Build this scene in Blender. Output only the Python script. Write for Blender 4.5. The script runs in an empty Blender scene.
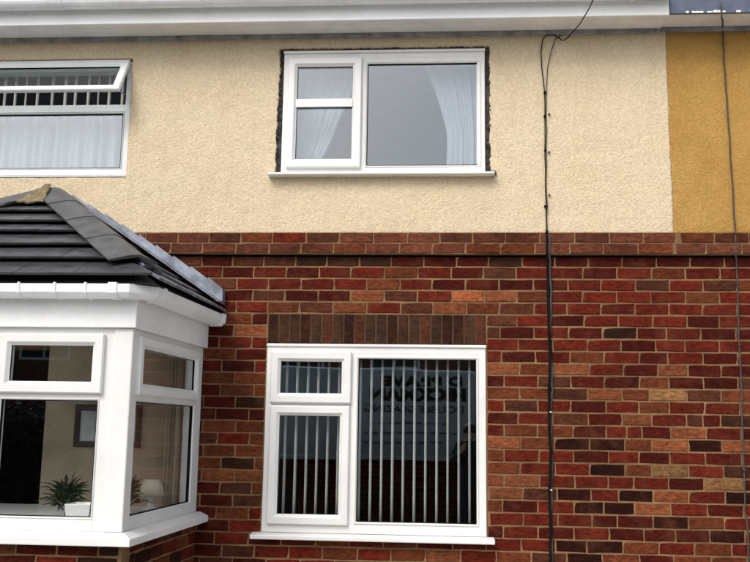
import bpy, bmesh, math, random
from mathutils import Vector, Matrix
from mathutils import noise as mnoise
rnd = random.Random(7)
SC = bpy.context.scene
COL = SC.collection

# ------------------------------------------------------------------ camera
cam_d = bpy.data.cameras.new('camera'); cam = bpy.data.objects.new('camera', cam_d); COL.objects.link(cam)
CAM = Vector((0, -6.072, 1.6))
def cam_axes(yaw, pitch, roll):
    cy, sy, cp, sp, cr, sr = math.cos(yaw), math.sin(yaw), math.cos(pitch), math.sin(pitch), math.cos(roll), math.sin(roll)
    f = Vector((-sy*cp, cy*cp, sp)); r = Vector((cy, sy, 0)); u = r.cross(f)
    return cr*r+sr*u, -sr*r+cr*u, f
_r, _u, _f = cam_axes(math.radians(3.992), math.radians(9.229), math.radians(.853))
cam.matrix_world = Matrix(((_r.x, _u.x, -_f.x, CAM.x), (_r.y, _u.y, -_f.y, CAM.y), (_r.z, _u.z, -_f.z, CAM.z), (0, 0, 0, 1)))
cam_d.sensor_width = 36; cam_d.sensor_fit = 'HORIZONTAL'; cam_d.lens = 900/750*36
cam_d.clip_start = .02; cam_d.clip_end = 2000
SC.camera = cam

# ------------------------------------------------------------------ sky, sun, exposure (overcast)
SUN_EL, SUN_AZ = math.radians(46), math.radians(207)      # sun behind the camera, a little to its left
W = bpy.data.worlds.new('World'); SC.world = W; W.use_nodes = True
nt = W.node_tree; nt.nodes.clear()
sky = nt.nodes.new('ShaderNodeTexSky'); sky.sky_type = 'NISHITA'; sky.sun_disc = False
sky.sun_elevation = SUN_EL; sky.sun_rotation = SUN_AZ
sky.air_density = 1.0; sky.dust_density = 4.0; sky.ozone_density = 1.0
hs = nt.nodes.new('ShaderNodeHueSaturation'); hs.inputs['Saturation'].default_value = .5
bg = nt.nodes.new('ShaderNodeBackground'); bg.inputs['Strength'].default_value = .15
wo = nt.nodes.new('ShaderNodeOutputWorld')
nt.links.new(sky.outputs[0], hs.inputs['Color']); nt.links.new(hs.outputs[0], bg.inputs[0]); nt.links.new(bg.outputs[0], wo.inputs[0])
sl = bpy.data.lights.new('sun', 'SUN'); sl.energy = .9; sl.angle = math.radians(25); sl.color = (1, .97, .93)
so = bpy.data.objects.new('sun', sl); COL.objects.link(so)
sd = Vector((math.sin(SUN_AZ)*math.cos(SUN_EL), math.cos(SUN_AZ)*math.cos(SUN_EL), math.sin(SUN_EL)))
so.rotation_euler = sd.to_track_quat('Z', 'Y').to_euler(); so.location = (0, -10, 20)
vs = SC.view_settings; vs.view_transform = 'Standard'; vs.look = 'None'; vs.exposure = 0.5; vs.gamma = 1
vs.use_curve_mapping = False
SC.cycles.transparent_max_bounces = 16; SC.cycles.max_bounces = 10

# ------------------------------------------------------------------ materials
def srgb(r, g, b, k=1.0):
    def c(v):
        v /= 255.
        return (v/12.92 if v <= .04045 else ((v+.055)/1.055)**2.4)*k
    return (c(r), c(g), c(b), 1)
def newmat(name):
    m = bpy.data.materials.new(name); m.use_nodes = True
    n = m.node_tree.nodes; l = m.node_tree.links
    return m, n, l, n['Principled BSDF']
def mat(name, col, rough=.6, var=.12, scale=6., bump=.0, bscale=60., metal=0., spec=.5, fine=.06):
    """a plain surface with two octaves of colour variation and a fine relief"""
    m, n, l, b = newmat(name)
    geo = n.new('ShaderNodeNewGeometry')
    no = n.new('ShaderNodeTexNoise'); no.inputs['Scale'].default_value = scale; no.inputs['Detail'].default_value = 6
    l.new(geo.outputs['Position'], no.inputs['Vector'])
    n2 = n.new('ShaderNodeTexNoise'); n2.inputs['Scale'].default_value = bscale; n2.inputs['Detail'].default_value = 3
    l.new(geo.outputs['Position'], n2.inputs['Vector'])
    mr = n.new('ShaderNodeMapRange'); mr.inputs[1].default_value = .25; mr.inputs[2].default_value = .75
    mr.inputs[3].default_value = 1-var; mr.inputs[4].default_value = 1+var
    l.new(no.outputs['Fac'], mr.inputs[0])
    mr2 = n.new('ShaderNodeMapRange'); mr2.inputs[1].default_value = .25; mr2.inputs[2].default_value = .75
    mr2.inputs[3].default_value = 1-fine; mr2.inputs[4].default_value = 1+fine
    l.new(n2.outputs['Fac'], mr2.inputs[0])
    mu = n.new('ShaderNodeMath'); mu.operation = 'MULTIPLY'; l.new(mr.outputs[0], mu.inputs[0]); l.new(mr2.outputs[0], mu.inputs[1])
    mx = n.new('ShaderNodeVectorMath'); mx.operation = 'SCALE'; mx.inputs[0].default_value = col[:3]
    l.new(mu.outputs[0], mx.inputs['Scale']); l.new(mx.outputs[0], b.inputs['Base Color'])
    b.inputs['Roughness'].default_value = rough; b.inputs['Metallic'].default_value = metal
    b.inputs['Specular IOR Level'].default_value = spec
    if bump:
        bp = n.new('ShaderNodeBump'); bp.inputs['Strength'].default_value = bump; bp.inputs['Distance'].default_value = .004
        l.new(n2.outputs['Fac'], bp.inputs['Height']); l.new(bp.outputs[0], b.inputs['Normal'])
    return m
def brick_mat(name, attr):
    m, n, l, b = newmat(name)
    geo = n.new('ShaderNodeNewGeometry')
    if attr:
        c = n.new('ShaderNodeVertexColor'); c.layer_name = 'tint'; cs = c.outputs['Color']
    else:
        c = n.new('ShaderNodeObjectInfo'); cs = c.outputs['Color']
    big = n.new('ShaderNodeTexNoise'); big.inputs['Scale'].default_value = 3.6; big.inputs['Detail'].default_value = 5
    fin = n.new('ShaderNodeTexNoise'); fin.inputs['Scale'].default_value = 110; fin.inputs['Detail'].default_value = 4
    mp = n.new('ShaderNodeMapping'); mp.inputs['Scale'].default_value = (1, 1, 2.2)
    l.new(geo.outputs['Position'], mp.inputs['Vector'])
    l.new(mp.outputs[0], big.inputs['Vector']); l.new(geo.outputs['Position'], fin.inputs['Vector'])
    r1 = n.new('ShaderNodeMapRange'); r1.inputs[1].default_value = .3; r1.inputs[2].default_value = .72; r1.inputs[3].default_value = .72; r1.inputs[4].default_value = 1.28
    r2 = n.new('ShaderNodeMapRange'); r2.inputs[1].default_value = .3; r2.inputs[2].default_value = .7; r2.inputs[3].default_value = .78; r2.inputs[4].default_value = 1.22
    l.new(big.outputs['Fac'], r1.inputs[0]); l.new(fin.outputs['Fac'], r2.inputs[0])
    mu = n.new('ShaderNodeMath'); mu.operation = 'MULTIPLY'; l.new(r1.outputs[0], mu.inputs[0]); l.new(r2.outputs[0], mu.inputs[1])
    sc = n.new('ShaderNodeVectorMath'); sc.operation = 'SCALE'; l.new(cs, sc.inputs[0]); l.new(mu.outputs[0], sc.inputs['Scale'])
    md = n.new('ShaderNodeTexNoise'); md.inputs['Scale'].default_value = 24; md.inputs['Detail'].default_value = 5; md.inputs['Roughness'].default_value = .6; md.inputs['Distortion'].default_value = .6
    l.new(mp.outputs[0], md.inputs['Vector'])
    rm = n.new('ShaderNodeMapRange'); rm.inputs[1].default_value = .36; rm.inputs[2].default_value = .68; rm.inputs[3].default_value = .58; rm.inputs[4].default_value = 1.42
    l.new(md.outputs['Fac'], rm.inputs[0])
    tint = n.new('ShaderNodeMix'); tint.data_type = 'RGBA'; tint.inputs[6].default_value = (1, 1, 1, 1); tint.inputs[7].default_value = (1.08, 1.12, .86, 1)
    l.new(md.outputs['Fac'], tint.inputs[0])
    vm = n.new('ShaderNodeVectorMath'); vm.operation = 'SCALE'; l.new(tint.outputs[2], vm.inputs[0]); l.new(rm.outputs[0], vm.inputs['Scale'])
    vv = n.new('ShaderNodeVectorMath'); vv.operation = 'MULTIPLY'; l.new(sc.outputs[0], vv.inputs[0]); l.new(vm.outputs[0], vv.inputs[1]); sc = vv
    # chalky mortar smears with a shape of their own
    sm = n.new('ShaderNodeTexNoise'); sm.inputs['Scale'].default_value = 5.5; sm.inputs['Detail'].default_value = 8; sm.inputs['Roughness'].default_value = .7
    l.new(geo.outputs['Position'], sm.inputs['Vector'])
    r3 = n.new('ShaderNodeMapRange'); r3.inputs[1].default_value = .5; r3.inputs[2].default_value = .74; r3.inputs[3].default_value = 0; r3.inputs[4].default_value = .45
    l.new(sm.outputs['Fac'], r3.inputs[0])
    mi = n.new('ShaderNodeMix'); mi.data_type = 'RGBA'; mi.inputs[7].default_value = srgb(120, 74, 52, .8)
    l.new(r3.outputs[0], mi.inputs[0]); l.new(sc.outputs[0], mi.inputs[6])
    l.new(mi.outputs[2], b.inputs['Base Color'])
    b.inputs['Roughness'].default_value = .9; b.inputs['Specular IOR Level'].default_value = .12
    bp = n.new('ShaderNodeBump'); bp.inputs['Strength'].default_value = .6; bp.inputs['Distance'].default_value = .003
    l.new(fin.outputs['Fac'], bp.inputs['Height']); l.new(bp.outputs[0], b.inputs['Normal'])
    return m
def render_mat(name, col, col2, stain):
    """pebbledash: voronoi grains and a rough relief, with broad patchy weathering"""
    m, n, l, b = newmat(name)
    geo = n.new('ShaderNodeNewGeometry')
    vo = n.new('ShaderNodeTexVoronoi'); vo.inputs['Scale'].default_value = 105
    n1 = n.new('ShaderNodeTexNoise'); n1.inputs['Scale'].default_value = 62; n1.inputs['Detail'].default_value = 5
    n2 = n.new('ShaderNodeTexNoise'); n2.inputs['Scale'].default_value = 2.6; n2.inputs['Detail'].default_value = 8; n2.inputs['Roughness'].default_value = .65
    for x in (vo, n1, n2): l.new(geo.outputs['Position'], x.inputs['Vector'])
    r2 = n.new('ShaderNodeMapRange'); r2.inputs[1].default_value = .32; r2.inputs[2].default_value = .72
    l.new(n2.outputs['Fac'], r2.inputs[0])
    mi = n.new('ShaderNodeMix'); mi.data_type = 'RGBA'; mi.inputs[6].default_value = col; mi.inputs[7].default_value = col2
    l.new(r2.outputs[0], mi.inputs[0])
    r1 = n.new('ShaderNodeMapRange'); r1.inputs[1].default_value = .3; r1.inputs[2].default_value = .7; r1.inputs[3].default_value = .84; r1.inputs[4].default_value = 1.1
    l.new(n1.outputs['Fac'], r1.inputs[0])
    sc = n.new('ShaderNodeVectorMath'); sc.operation = 'SCALE'; l.new(mi.outputs[2], sc.inputs[0]); l.new(r1.outputs[0], sc.inputs['Scale'])
    # dirt caught in the pits between the pebbles
    r3 = n.new('ShaderNodeMapRange'); r3.inputs[1].default_value = .66; r3.inputs[2].default_value = .8; r3.inputs[3].default_value = 0; r3.inputs[4].default_value = .35
    n3 = n.new('ShaderNodeTexNoise'); n3.inputs['Scale'].default_value = 30; n3.inputs['Detail'].default_value = 6; n3.inputs['Roughness'].default_value = .75
    l.new(geo.outputs['Position'], n3.inputs['Vector']); l.new(n3.outputs['Fac'], r3.inputs[0])
    m2 = n.new('ShaderNodeMix'); m2.data_type = 'RGBA'; m2.inputs[7].default_value = stain
    l.new(r3.outputs[0], m2.inputs[0]); l.new(sc.outputs[0], m2.inputs[6])
    # grey dirt runs
    mp = n.new('ShaderNodeMapping'); mp.inputs['Scale'].default_value = (7, 1, .55); l.new(geo.outputs['Position'], mp.inputs['Vector'])
    n4 = n.new('ShaderNodeTexNoise'); n4.inputs['Scale'].default_value = 1.6; n4.inputs['Detail'].default_value = 7; n4.inputs['Roughness'].default_value = .62; l.new(mp.outputs[0], n4.inputs['Vector'])
    r4 = n.new('ShaderNodeMapRange'); r4.inputs[1].default_value = .5; r4.inputs[2].default_value = .78; r4.inputs[3].default_value = 0; r4.inputs[4].default_value = .15; l.new(n4.outputs['Fac'], r4.inputs[0])
    m3 = n.new('ShaderNodeMix'); m3.data_type = 'RGBA'; m3.inputs[7].default_value = stain; l.new(r4.outputs[0], m3.inputs[0]); l.new(m2.outputs[2], m3.inputs[6]); l.new(m3.outputs[2], b.inputs['Base Color'])
    ad = n.new('ShaderNodeMath'); ad.operation = 'MULTIPLY_ADD'; ad.inputs[1].default_value = -.7
    l.new(vo.outputs['Distance'], ad.inputs[0]); l.new(n1.outputs['Fac'], ad.inputs[2])
    bp = n.new('ShaderNodeBump'); bp.inputs['Strength'].default_value = .7; bp.inputs['Distance'].default_value = .006
    l.new(ad.outputs[0], bp.inputs['Height']); l.new(bp.outputs[0], b.inputs['Normal'])
    b.inputs['Roughness'].default_value = .95; b.inputs['Specular IOR Level'].default_value = .15
    return m
def glass_mat(name, ior=1.75, tint=(.965, .98, .985, 1)):
    m, n, l, b = newmat(name); n.remove(b)
    out = n['Material Output']
    fr = n.new('ShaderNodeFresnel'); g0 = n.new('ShaderNodeNewGeometry')
    mi = n.new('ShaderNodeMapRange'); mi.inputs[3].default_value = ior; mi.inputs[4].default_value = 1/ior; l.new(g0.outputs['Backfacing'], mi.inputs[0]); l.new(mi.outputs[0], fr.inputs['IOR'])   # a flat sheet reflects alike from both sides
    tr = n.new('ShaderNodeBsdfTransparent'); tr.inputs[0].default_value = tint
    gl = n.new('ShaderNodeBsdfGlossy'); gl.inputs['Roughness'].default_value = .012; gl.inputs[0].default_value = (.93, .97, 1, 1)
    geo = n.new('ShaderNodeNewGeometry'); no = n.new('ShaderNodeTexNoise'); no.inputs['Scale'].default_value = 2.2; no.inputs['Detail'].default_value = 1
    l.new(geo.outputs['Position'], no.inputs['Vector'])
    bp = n.new('ShaderNodeBump'); bp.inputs['Strength'].default_value = .12; bp.inputs['Distance'].default_value = .004
    l.new(no.outputs['Fac'], bp.inputs['Height']); l.new(bp.outputs[0], gl.inputs['Normal'])
    mx = n.new('ShaderNodeMixShader'); l.new(fr.outputs[0], mx.inputs[0]); l.new(tr.outputs[0], mx.inputs[1]); l.new(gl.outputs[0], mx.inputs[2])
    l.new(mx.outputs[0], out.inputs['Surface'])
    return m
def cloth_mat(name, col, trans=.35, alpha=1.):
    m, n, l, b = newmat(name); n.remove(b)
    out = n['Material Output']
    geo = n.new('ShaderNodeNewGeometry'); no = n.new('ShaderNodeTexNoise'); no.inputs['Scale'].default_value = 14; no.inputs['Detail'].default_value = 4
    l.new(geo.outputs['Position'], no.inputs['Vector'])
    mr = n.new('ShaderNodeMapRange'); mr.inputs[3].default_value = .88; mr.inputs[4].default_value = 1.08; l.new(no.outputs['Fac'], mr.inputs[0])
    sc = n.new('ShaderNodeVectorMath'); sc.operation = 'SCALE'; sc.inputs[0].default_value = col[:3]; l.new(mr.outputs[0], sc.inputs['Scale'])
    d = n.new('ShaderNodeBsdfDiffuse'); t = n.new('ShaderNodeBsdfTranslucent'); l.new(sc.outputs[0], d.inputs[0]); l.new(sc.outputs[0], t.inputs[0])
    mx = n.new('ShaderNodeMixShader'); mx.inputs[0].default_value = trans; l.new(d.outputs[0], mx.inputs[1]); l.new(t.outputs[0], mx.inputs[2])
    last = mx
    if alpha < 1:
        tr = n.new('ShaderNodeBsdfTransparent'); m2 = n.new('ShaderNodeMixShader'); m2.inputs[0].default_value = alpha
        l.new(tr.outputs[0], m2.inputs[1]); l.new(mx.outputs[0], m2.inputs[2]); last = m2
    l.new(last.outputs[0], out.inputs['Surface'])
    return m

K = .95
M = {}
M['upvc'] = mat('white_upvc', (.77, .77, .75, 1), .35, .075, 2.6, .05, 20., fine=.015)
M['upvc_old'] = mat('weathered_white_upvc', (.70, .72, .72, 1), .42, .07, 4., .08, 30., fine=.03)
M['fascia'] = mat('white_fascia_board', (.86, .87, .87, 1), .4, .07, 3., .05, 30., fine=.03)
M['gutter'] = mat('white_gutter_plastic', (.84, .86, .87, 1), .38, .10, 5., .05, 30., fine=.04)
M['soffit'] = mat('soffit_board', (.74, .72, .70, 1), .7, .10, 7., .1, 40.)
M['soffit_shadow'] = mat('soffit_shadow_tone', (.24, .235, .235, 1), .8, .5, 14., .3, 60.)  # dark tone painting the shade where soffit meets wall
M['brick'] = brick_mat('fired_brick', False)
M['brick_mass'] = brick_mat('fired_brick_mass', True)
M['mortar'] = mat('sandy_mortar', srgb(162, 128, 92, .56), .95, .42, 3.2, .7, 120., spec=.1, fine=.25)
M['mortar_dark'] = mat('dark_mortar_gap', (.085, .078, .072, 1), .95, .7, 22., 1., 90., spec=.1, fine=.4)
M['mortar_sooty'] = mat('sooty_mortar', srgb(112, 86, 64, .5), .95, .4, 5., .7, 120., spec=.1, fine=.2)
M['mortar_pale'] = mat('lichened_mortar', srgb(142, 128, 100, .8), .95, .3, 20., 1., 90., spec=.1, fine=.2)
M['cream'] = render_mat('cream_pebbledash', srgb(225, 208, 178, .92), srgb(220, 200, 167, .92), srgb(150, 132, 108))
M['ochre'] = render_mat('ochre_pebbledash', srgb(192, 153, 88, .88), srgb(180, 137, 72, .88), srgb(120, 92, 50))
M['glass'] = glass_mat('window_glass', 1.98, (.9, .93, .95, 1))
M['glass_clear'] = glass_mat('bay_window_glass', 1.62, (.97, .98, .98, 1))
M['lead'] = mat('anthracite_tile', (.034, .036, .041, 1), .5, .6, 13., .5, 140., fine=.15)
M['hip'] = mat('weathered_grey_hip_tile', (.085, .084, .084, 1), .6, .5, 9., .5, 120., fine=.12)
M['tile_skylit'] = mat('skylit_blue_grey_tile', (.13, .145, .17, 1), .55, .6, 12., .4, 90., fine=.15)  # lighter tile copy, sky light on the right slope put into its colour
M['deck'] = mat('roof_underlay', (.012, .012, .013, 1), .9, .2)
M['slate'] = mat('main_roof_tile', (.06, .062, .07, 1), .7, .3, 9., .4, 90.)
M['flash'] = mat('lead_flashing', (.21, .235, .28, 1), .55, .7, 9., .3, 60., metal=.2)
M['blue'] = mat('blue_grey_painted_board', srgb(88, 98, 118, .85), .6, .3, 12., .3, 60.)
M['white_flake'] = mat('flaking_white_paint', (.75, .75, .74, 1), .6, .1)
M['cable'] = mat('black_cable_sheath', (.008, .008, .008, 1), .7, .2, 20., spec=.06)
M['cable_old'] = mat('weathered_grey_cable', (.055, .048, .042, 1), .7, .3, 30.)
M['clip'] = mat('white_cable_clip', (.7, .7, .68, 1), .5, .1)
M['net'] = cloth_mat('white_net_curtain', (.8, .83, .86, 1), .4, .9)
M['blind'] = cloth_mat('cream_blind_fabric', (.92, .90, .80, 1), .22)
M['curtain'] = cloth_mat('beige_curtain', (.66, .6, .48, 1), .4)
M['room'] = mat('dim_room_wall', (.5, .52, .55, 1), .9, .05)
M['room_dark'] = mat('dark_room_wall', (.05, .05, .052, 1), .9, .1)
M['room_beige'] = mat('beige_wallpaper', (.44, .36, .26, 1), .9, .2, 4., fine=.12)
M['carpet'] = mat('brown_carpet', (.10, .075, .06, 1), .95, .2, 30.)
M['wood_dark'] = mat('dark_wood', (.035, .02, .014, 1), .4, .3, 12.)
M['picture'] = mat('faded_print', (.42, .45, .46, 1), .7, .6, 7.)
M['ceramic'] = mat('white_ceramic', (.8, .8, .78, 1), .3, .03)
M['leaf'] = mat('dark_green_leaf', (.03, .045, .02, 1), .6, .4, 18.)
M['shade'] = mat('cream_lampshade', (.7, .64, .5, 1), .8, .05)

# ------------------------------------------------------------------ mesh helpers
class MB:
    def __init__(s): s.v = []; s.f = []
    def add(s, vs, fs, T=None):
        o = len(s.v)
        s.v += [tuple(T @ Vector(p)) if T else tuple(p) for p in vs]; s.f += [tuple(i+o for i in f) for f in fs]
        return s
    def box(s, x0, x1, y0, y1, z0, z1, T=None):
        return s.add([(x0, y0, z0), (x1, y0, z0), (x1, y1, z0), (x0, y1, z0), (x0, y0, z1), (x1, y0, z1), (x1, y1, z1), (x0, y1, z1)],
                     [(0, 3, 2, 1), (4, 5, 6, 7), (0, 1, 5, 4), (1, 2, 6, 5), (2, 3, 7, 6), (3, 0, 4, 7)], T)
    def ring(s, x0, x1, z0, z1, prof, T=None):
        """mitred frame: prof = [(inset, y), ...] closed round a rectangle"""
        vs = []; fs = []
        for i, y in prof: vs += [(x0+i, y, z0+i), (x1-i, y, z0+i), (x1-i, y, z1-i), (x0+i, y, z1-i)]
        n = len(prof)
        for a in range(n):
            b = (a+1) % n
            for k in range(4):
                k2 = (k+1) % 4; fs.append((a*4+k, a*4+k2, b*4+k2, b*4+k))
        return s.add(vs, fs, T)
    def extrude(s, prof, path_a, path_b, close=True):
        """a profile given as 3D point lists at both ends"""
        n = len(prof[0]); vs = list(prof[0])+list(prof[1]); fs = []
        for i in range(n if close else n-1): j = (i+1) % n; fs.append((i, j, n+j, n+i))
        if close: fs += [tuple(range(n-1, -1, -1)), tuple(range(n, 2*n))]
        return s.add(vs, fs)
    def sweep(s, pts, prof, close_ends=True):
        """profile (right, up) swept level along a polyline in plan with mitred corners"""
        n = len(prof); m = len(pts); vs = []; fs = []
        P = [Vector(p) for p in pts]
        for i, p in enumerate(P):
            d0 = (P[i]-P[i-1]).normalized() if i else (P[1]-P[0]).normalized()
            d1 = (P[i+1]-P[i]).normalized() if i < m-1 else d0
            t = (d0+d1).normalized(); rt = Vector((t.y, -t.x, 0)); k = 1/max(.3, Vector((d0.y, -d0.x, 0)).dot(rt))
            for a, b in prof: vs.append(tuple(p+rt*a*k+Vector((0, 0, b))))
        for i in range(m-1):
            for a in range(n): b = (a+1) % n; fs.append((i*n+a, i*n+b, (i+1)*n+b, (i+1)*n+a))
        if close_ends: fs += [tuple(range(n-1, -1, -1)), tuple(range((m-1)*n, m*n))]
        return s.add(vs, fs)
    def tube(s, pts, r, seg=8):
        P = [Vector(p) for p in pts]; m = len(P); vs = []; fs = []
        for i, p in enumerate(P):
            t = (P[min(i+1, m-1)]-P[max(i-1, 0)]).normalized()
            a = t.cross(Vector((0, 1, 0)) if abs(t.y) < .9 else Vector((1, 0, 0))).normalized(); b = t.cross(a)
            rr = r[i] if isinstance(r, (list, tuple)) else r
            for k in range(seg): q = 2*math.pi*k/seg; vs.append(tuple(p+a*rr*math.cos(q)+b*rr*math.sin(q)))
        for i in range(m-1):
            for k in range(seg): k2 = (k+1) % seg; fs.append((i*seg+k, i*seg+k2, (i+1)*seg+k2, (i+1)*seg+k))
        fs += [tuple(range(seg-1, -1, -1)), tuple(range((m-1)*seg, m*seg))]
        return s.add(vs, fs)
    def lathe(s, prof, c, seg=20):
        vs = []; fs = []
        for r, z in prof:
            for k in range(seg): q = 2*math.pi*k/seg; vs.append((c[0]+r*math.cos(q), c[1]+r*math.sin(q), c[2]+z))
        for i in range(len(prof)-1):
            for k in range(seg): k2 = (k+1) % seg; fs.append((i*seg+k, i*seg+k2, (i+1)*seg+k2, (i+1)*seg+k))
        fs += [tuple(range(seg-1, -1, -1)), tuple(range((len(prof)-1)*seg, len(prof)*seg))]
        return s.add(vs, fs)
    def mesh(s, name):
        me = bpy.data.meshes.new(name); me.from_pydata(s.v, [], s.f); me.validate()
        bm = bmesh.new(); bm.from_mesh(me); bmesh.ops.recalc_face_normals(bm, faces=bm.faces); bm.to_mesh(me); bm.free()
        return me
    def build(s, name, m, parent=None, bevel=0, smooth=False, label=None, solid=0):
        return link(name, s.mesh(name), m, parent, bevel, smooth, label, solid)
def link(name, me, m, parent=None, bevel=0, smooth=False, label=None, solid=0):
    o = bpy.data.objects.new(name, me); COL.objects.link(o)
    m = M[m] if isinstance(m, str) else m
    if m and not me.materials: me.materials.append(m)
    attach(o, parent)
    if solid:
        md = o.modifiers.new('thickness', 'SOLIDIFY'); md.thickness = solid
    if bevel:
        md = o.modifiers.new('soft_edges', 'BEVEL'); md.width = bevel; md.segments = 2; md.limit_method = 'ANGLE'; md.angle_limit = math.radians(40)
    if smooth:
        for p in me.polygons: p.use_smooth = True
    if label: o['label'] = label
    return o
WORLD = {}
def attach(o, parent):
    if parent is None: return
    o.parent = parent
    L = WORLD.get(parent.name)
    if L is not None: o.matrix_parent_inverse = Matrix.Translation(-L)
def empty(name, loc, label, cat, group=None):
    o = bpy.data.objects.new(name, None); COL.objects.link(o); o.location = loc; o.empty_display_size = .2
    WORLD[o.name] = Vector(loc); tag(o, label, cat, group)
    return o
def tag(o, label, cat, group=None):
    o['label'] = label; o['category'] = cat
    if group: o['group'] = group
    return o
def structure(o): o['kind'] = 'structure'; return o
def T_frame(origin, xdir):
    """local x along xdir (plan), local y pointing inwards (left of x), z up"""
    x = Vector((xdir[0], xdir[1], 0)).normalized(); y = Vector((-x.y, x.x, 0))
    return Matrix(((x.x, y.x, 0, origin[0]), (x.y, y.y, 0, origin[1]), (0, 0, 1, origin[2]), (0, 0, 0, 1)))

# ------------------------------------------------------------------ the ground
def ground_sheet(name, x0, x1, y0, y1, z, m): return structure(MB().box(x0, x1, y0, y1, z-.08, z).build(name, m))
M['soil'] = mat('ground_grass_and_soil', (.06, .07, .04, 1), .95, .4, 1., .5, 30.)
M['paving'] = mat('concrete_paving', (.42, .41, .38, 1), .9, .2, 2., .4, 60.)
M['asphalt'] = mat('asphalt', (.05, .05, .052, 1), .9, .2, 2., .6, 90.)
M['kerb'] = mat('concrete_kerb', (.3, .3, .29, 1), .9, .15, 4., .4, 60.)
ground_sheet('ground', -400, 400, -400, 400, -.13, 'soil')
ground_sheet('front_garden_paving', -12, 12, -8.45, 4.5, 0, 'paving')
ground_sheet('pavement', -60, 60, -8.6, -8.452, -.002, 'paving')
structure(MB().box(-60, 60, -8.75, -8.602, -.2, .0).build('kerb', 'kerb', bevel=.015))
ground_sheet('road', -60, 60, -15, -8.752, -.12, 'asphalt')
ground_sheet('far_pavement', -60, 60, -17, -15.002, -.02, 'paving')

# ------------------------------------------------------------------ the two houses
HA = empty('terraced_house', (-.9, 0, 0), 'cream pebbledashed house over red brick, with a box bay window on the left', 'house')
HB = empty('terraced_house', (3.4, 0, 0), 'adjoining house with ochre yellow pebbledash over red brick at the right edge', 'house')
XB = 1.592                                             # party line
COURSE, Z0 = .0812, 2.7692                             # brick courses hang down from the string course
OPEN = (-1.158, .334, Z0-23*COURSE, 2.36)              # brick opening for the ground floor window incl. lintel
XL, XR = -5.2, 6.2
BAY_F, BAY_XF, BAY_XW, BAY_XL = -1.28, -1.64, -1.565, -3.84

# mortar bed of the main wall, with an opening each for the window and the bay
def wall_slab(name, x0, x1, z0, z1, holes, y0, y1, m, parent):
    xs = sorted({x0, x1, *[h[0] for h in holes], *[h[1] for h in holes]}); b = MB()
    for xa, xb in zip(xs, xs[1:]):
        if xb <= x0 or xa >= x1: continue
        zs = [z0]
        cut = sorted([(h[2], h[3]) for h in holes if h[0] <= xa+1e-6 and h[1] >= xb-1e-6])
        cur = z0
        for c0, c1 in cut:
            if c0 > cur: b.box(xa, xb, y0, y1, cur, c0)
            cur = c1
        if cur < z1: b.box(xa, xb, y0, y1, cur, z1)
    return b.build(name, m, parent)
MY = .0045                                             # mortar face sits this far behind the brick faces
wallA = wall_slab('brick_wall', XL, XB, -.1, 2.756, [(OPEN[0]+.02, OPEN[1]-.02, OPEN[2]+.0, 2.15), (-3.7, -2.66, .4, 2.1)], MY, .1, 'mortar', HA)
wallB = wall_slab('brick_wall', XB, XR, -.1, 2.756, [], MY, .1, 'mortar', HB)

# bricks ---------------------------------------------------------------
BL, BH = .213, COURSE-.0105
def brick_mesh(i, L=BL, H=BH, D=.028):
    r = random.Random(100+i); b = MB()
    j = lambda a: r.uniform(-a, a)
    out = [(-L/2, -H/2), (-L/6, -H/2), (L/5, -H/2), (L/2, -H/2), (L/2, 0), (L/2, H/2), (L/6, H/2), (-L/5, H/2), (-L/2, H/2), (-L/2, 0)]
    tl = j(.0022); o2 = [(x+j(.0026), z+j(.0024)+tl*x/L) for x, z in out]
    if r.random() < .6:
        q = r.choice((0, 3, 5, 8)); x, z = o2[q]; cz = r.uniform(.003, .009) if L > H else r.uniform(.001, .003); o2[q] = (x-math.copysign(cz, x), z-math.copysign(cz*.6, z))   # a chipped corner
    inn = [(x*(1-.0042*2/L), z*(1-.0042*2/H)) for x, z in o2]
    jy = [j(.0012) for _ in o2]
    n = len(out)
    vs = [(x, jy[k], z) for k, (x, z) in enumerate(inn)]+[(x, .0045, z) for x, z in o2]+[(x, D, z) for x, z in o2]
    fs = [tuple(range(n))]
    for a in range(2):
        for k in range(n): k2 = (k+1) % n; fs.append((a*n+k, (a+1)*n+k, (a+1)*n+k2, a*n+k2))
    return b.add(vs, fs).mesh('brick')
BRICKS = [brick_mesh(i) for i in range(14)]
for me in BRICKS: me.materials.append(M['brick'])
PAL = dict(D=(44, 15, 9), d=(72, 20, 13), r=(97, 31, 20), b=(104, 52, 32), v=(84, 45, 33), o=(128, 72, 48), p=(138, 99, 68), O=(164, 88, 56), k=(64, 43, 34), m=(104, 57, 44), s=(54, 30, 21))
def brick_col(code, jit=.2):
    c = srgb(*PAL[code], .78); g = 1+rnd.uniform(-jit, jit); h = rnd.uniform(-.05, .05)
    return (c[0]*g*(1+h), c[1]*g, c[2]*g*(1-h), 1)
def put_brick(xa, xb, zc, code, parent, H=BH, y=0, T=None, name='brick', jit=.2):
    """one brick of its own between two perpend joints"""
    o = bpy.data.objects.new(name, rnd.choice(BRICKS)); COL.objects.link(o); o.parent = parent
    L = xb-xa-.0095
    loc = Vector(((xa+xb)/2, y-rnd.uniform(-.0012, .0018), zc+rnd.uniform(-.0008, .0008)))
    S = Matrix.Diagonal((L/BL, 1, H/BH, 1)); Rz = Matrix.Rotation(rnd.uniform(-.004, .004), 4, 'Y')
    mt = Matrix.Translation(loc) @ Rz @ S
    if T is not None: mt = T @ mt
    o.matrix_local = mt; o.color = brick_col(code, jit)
    return o
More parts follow.
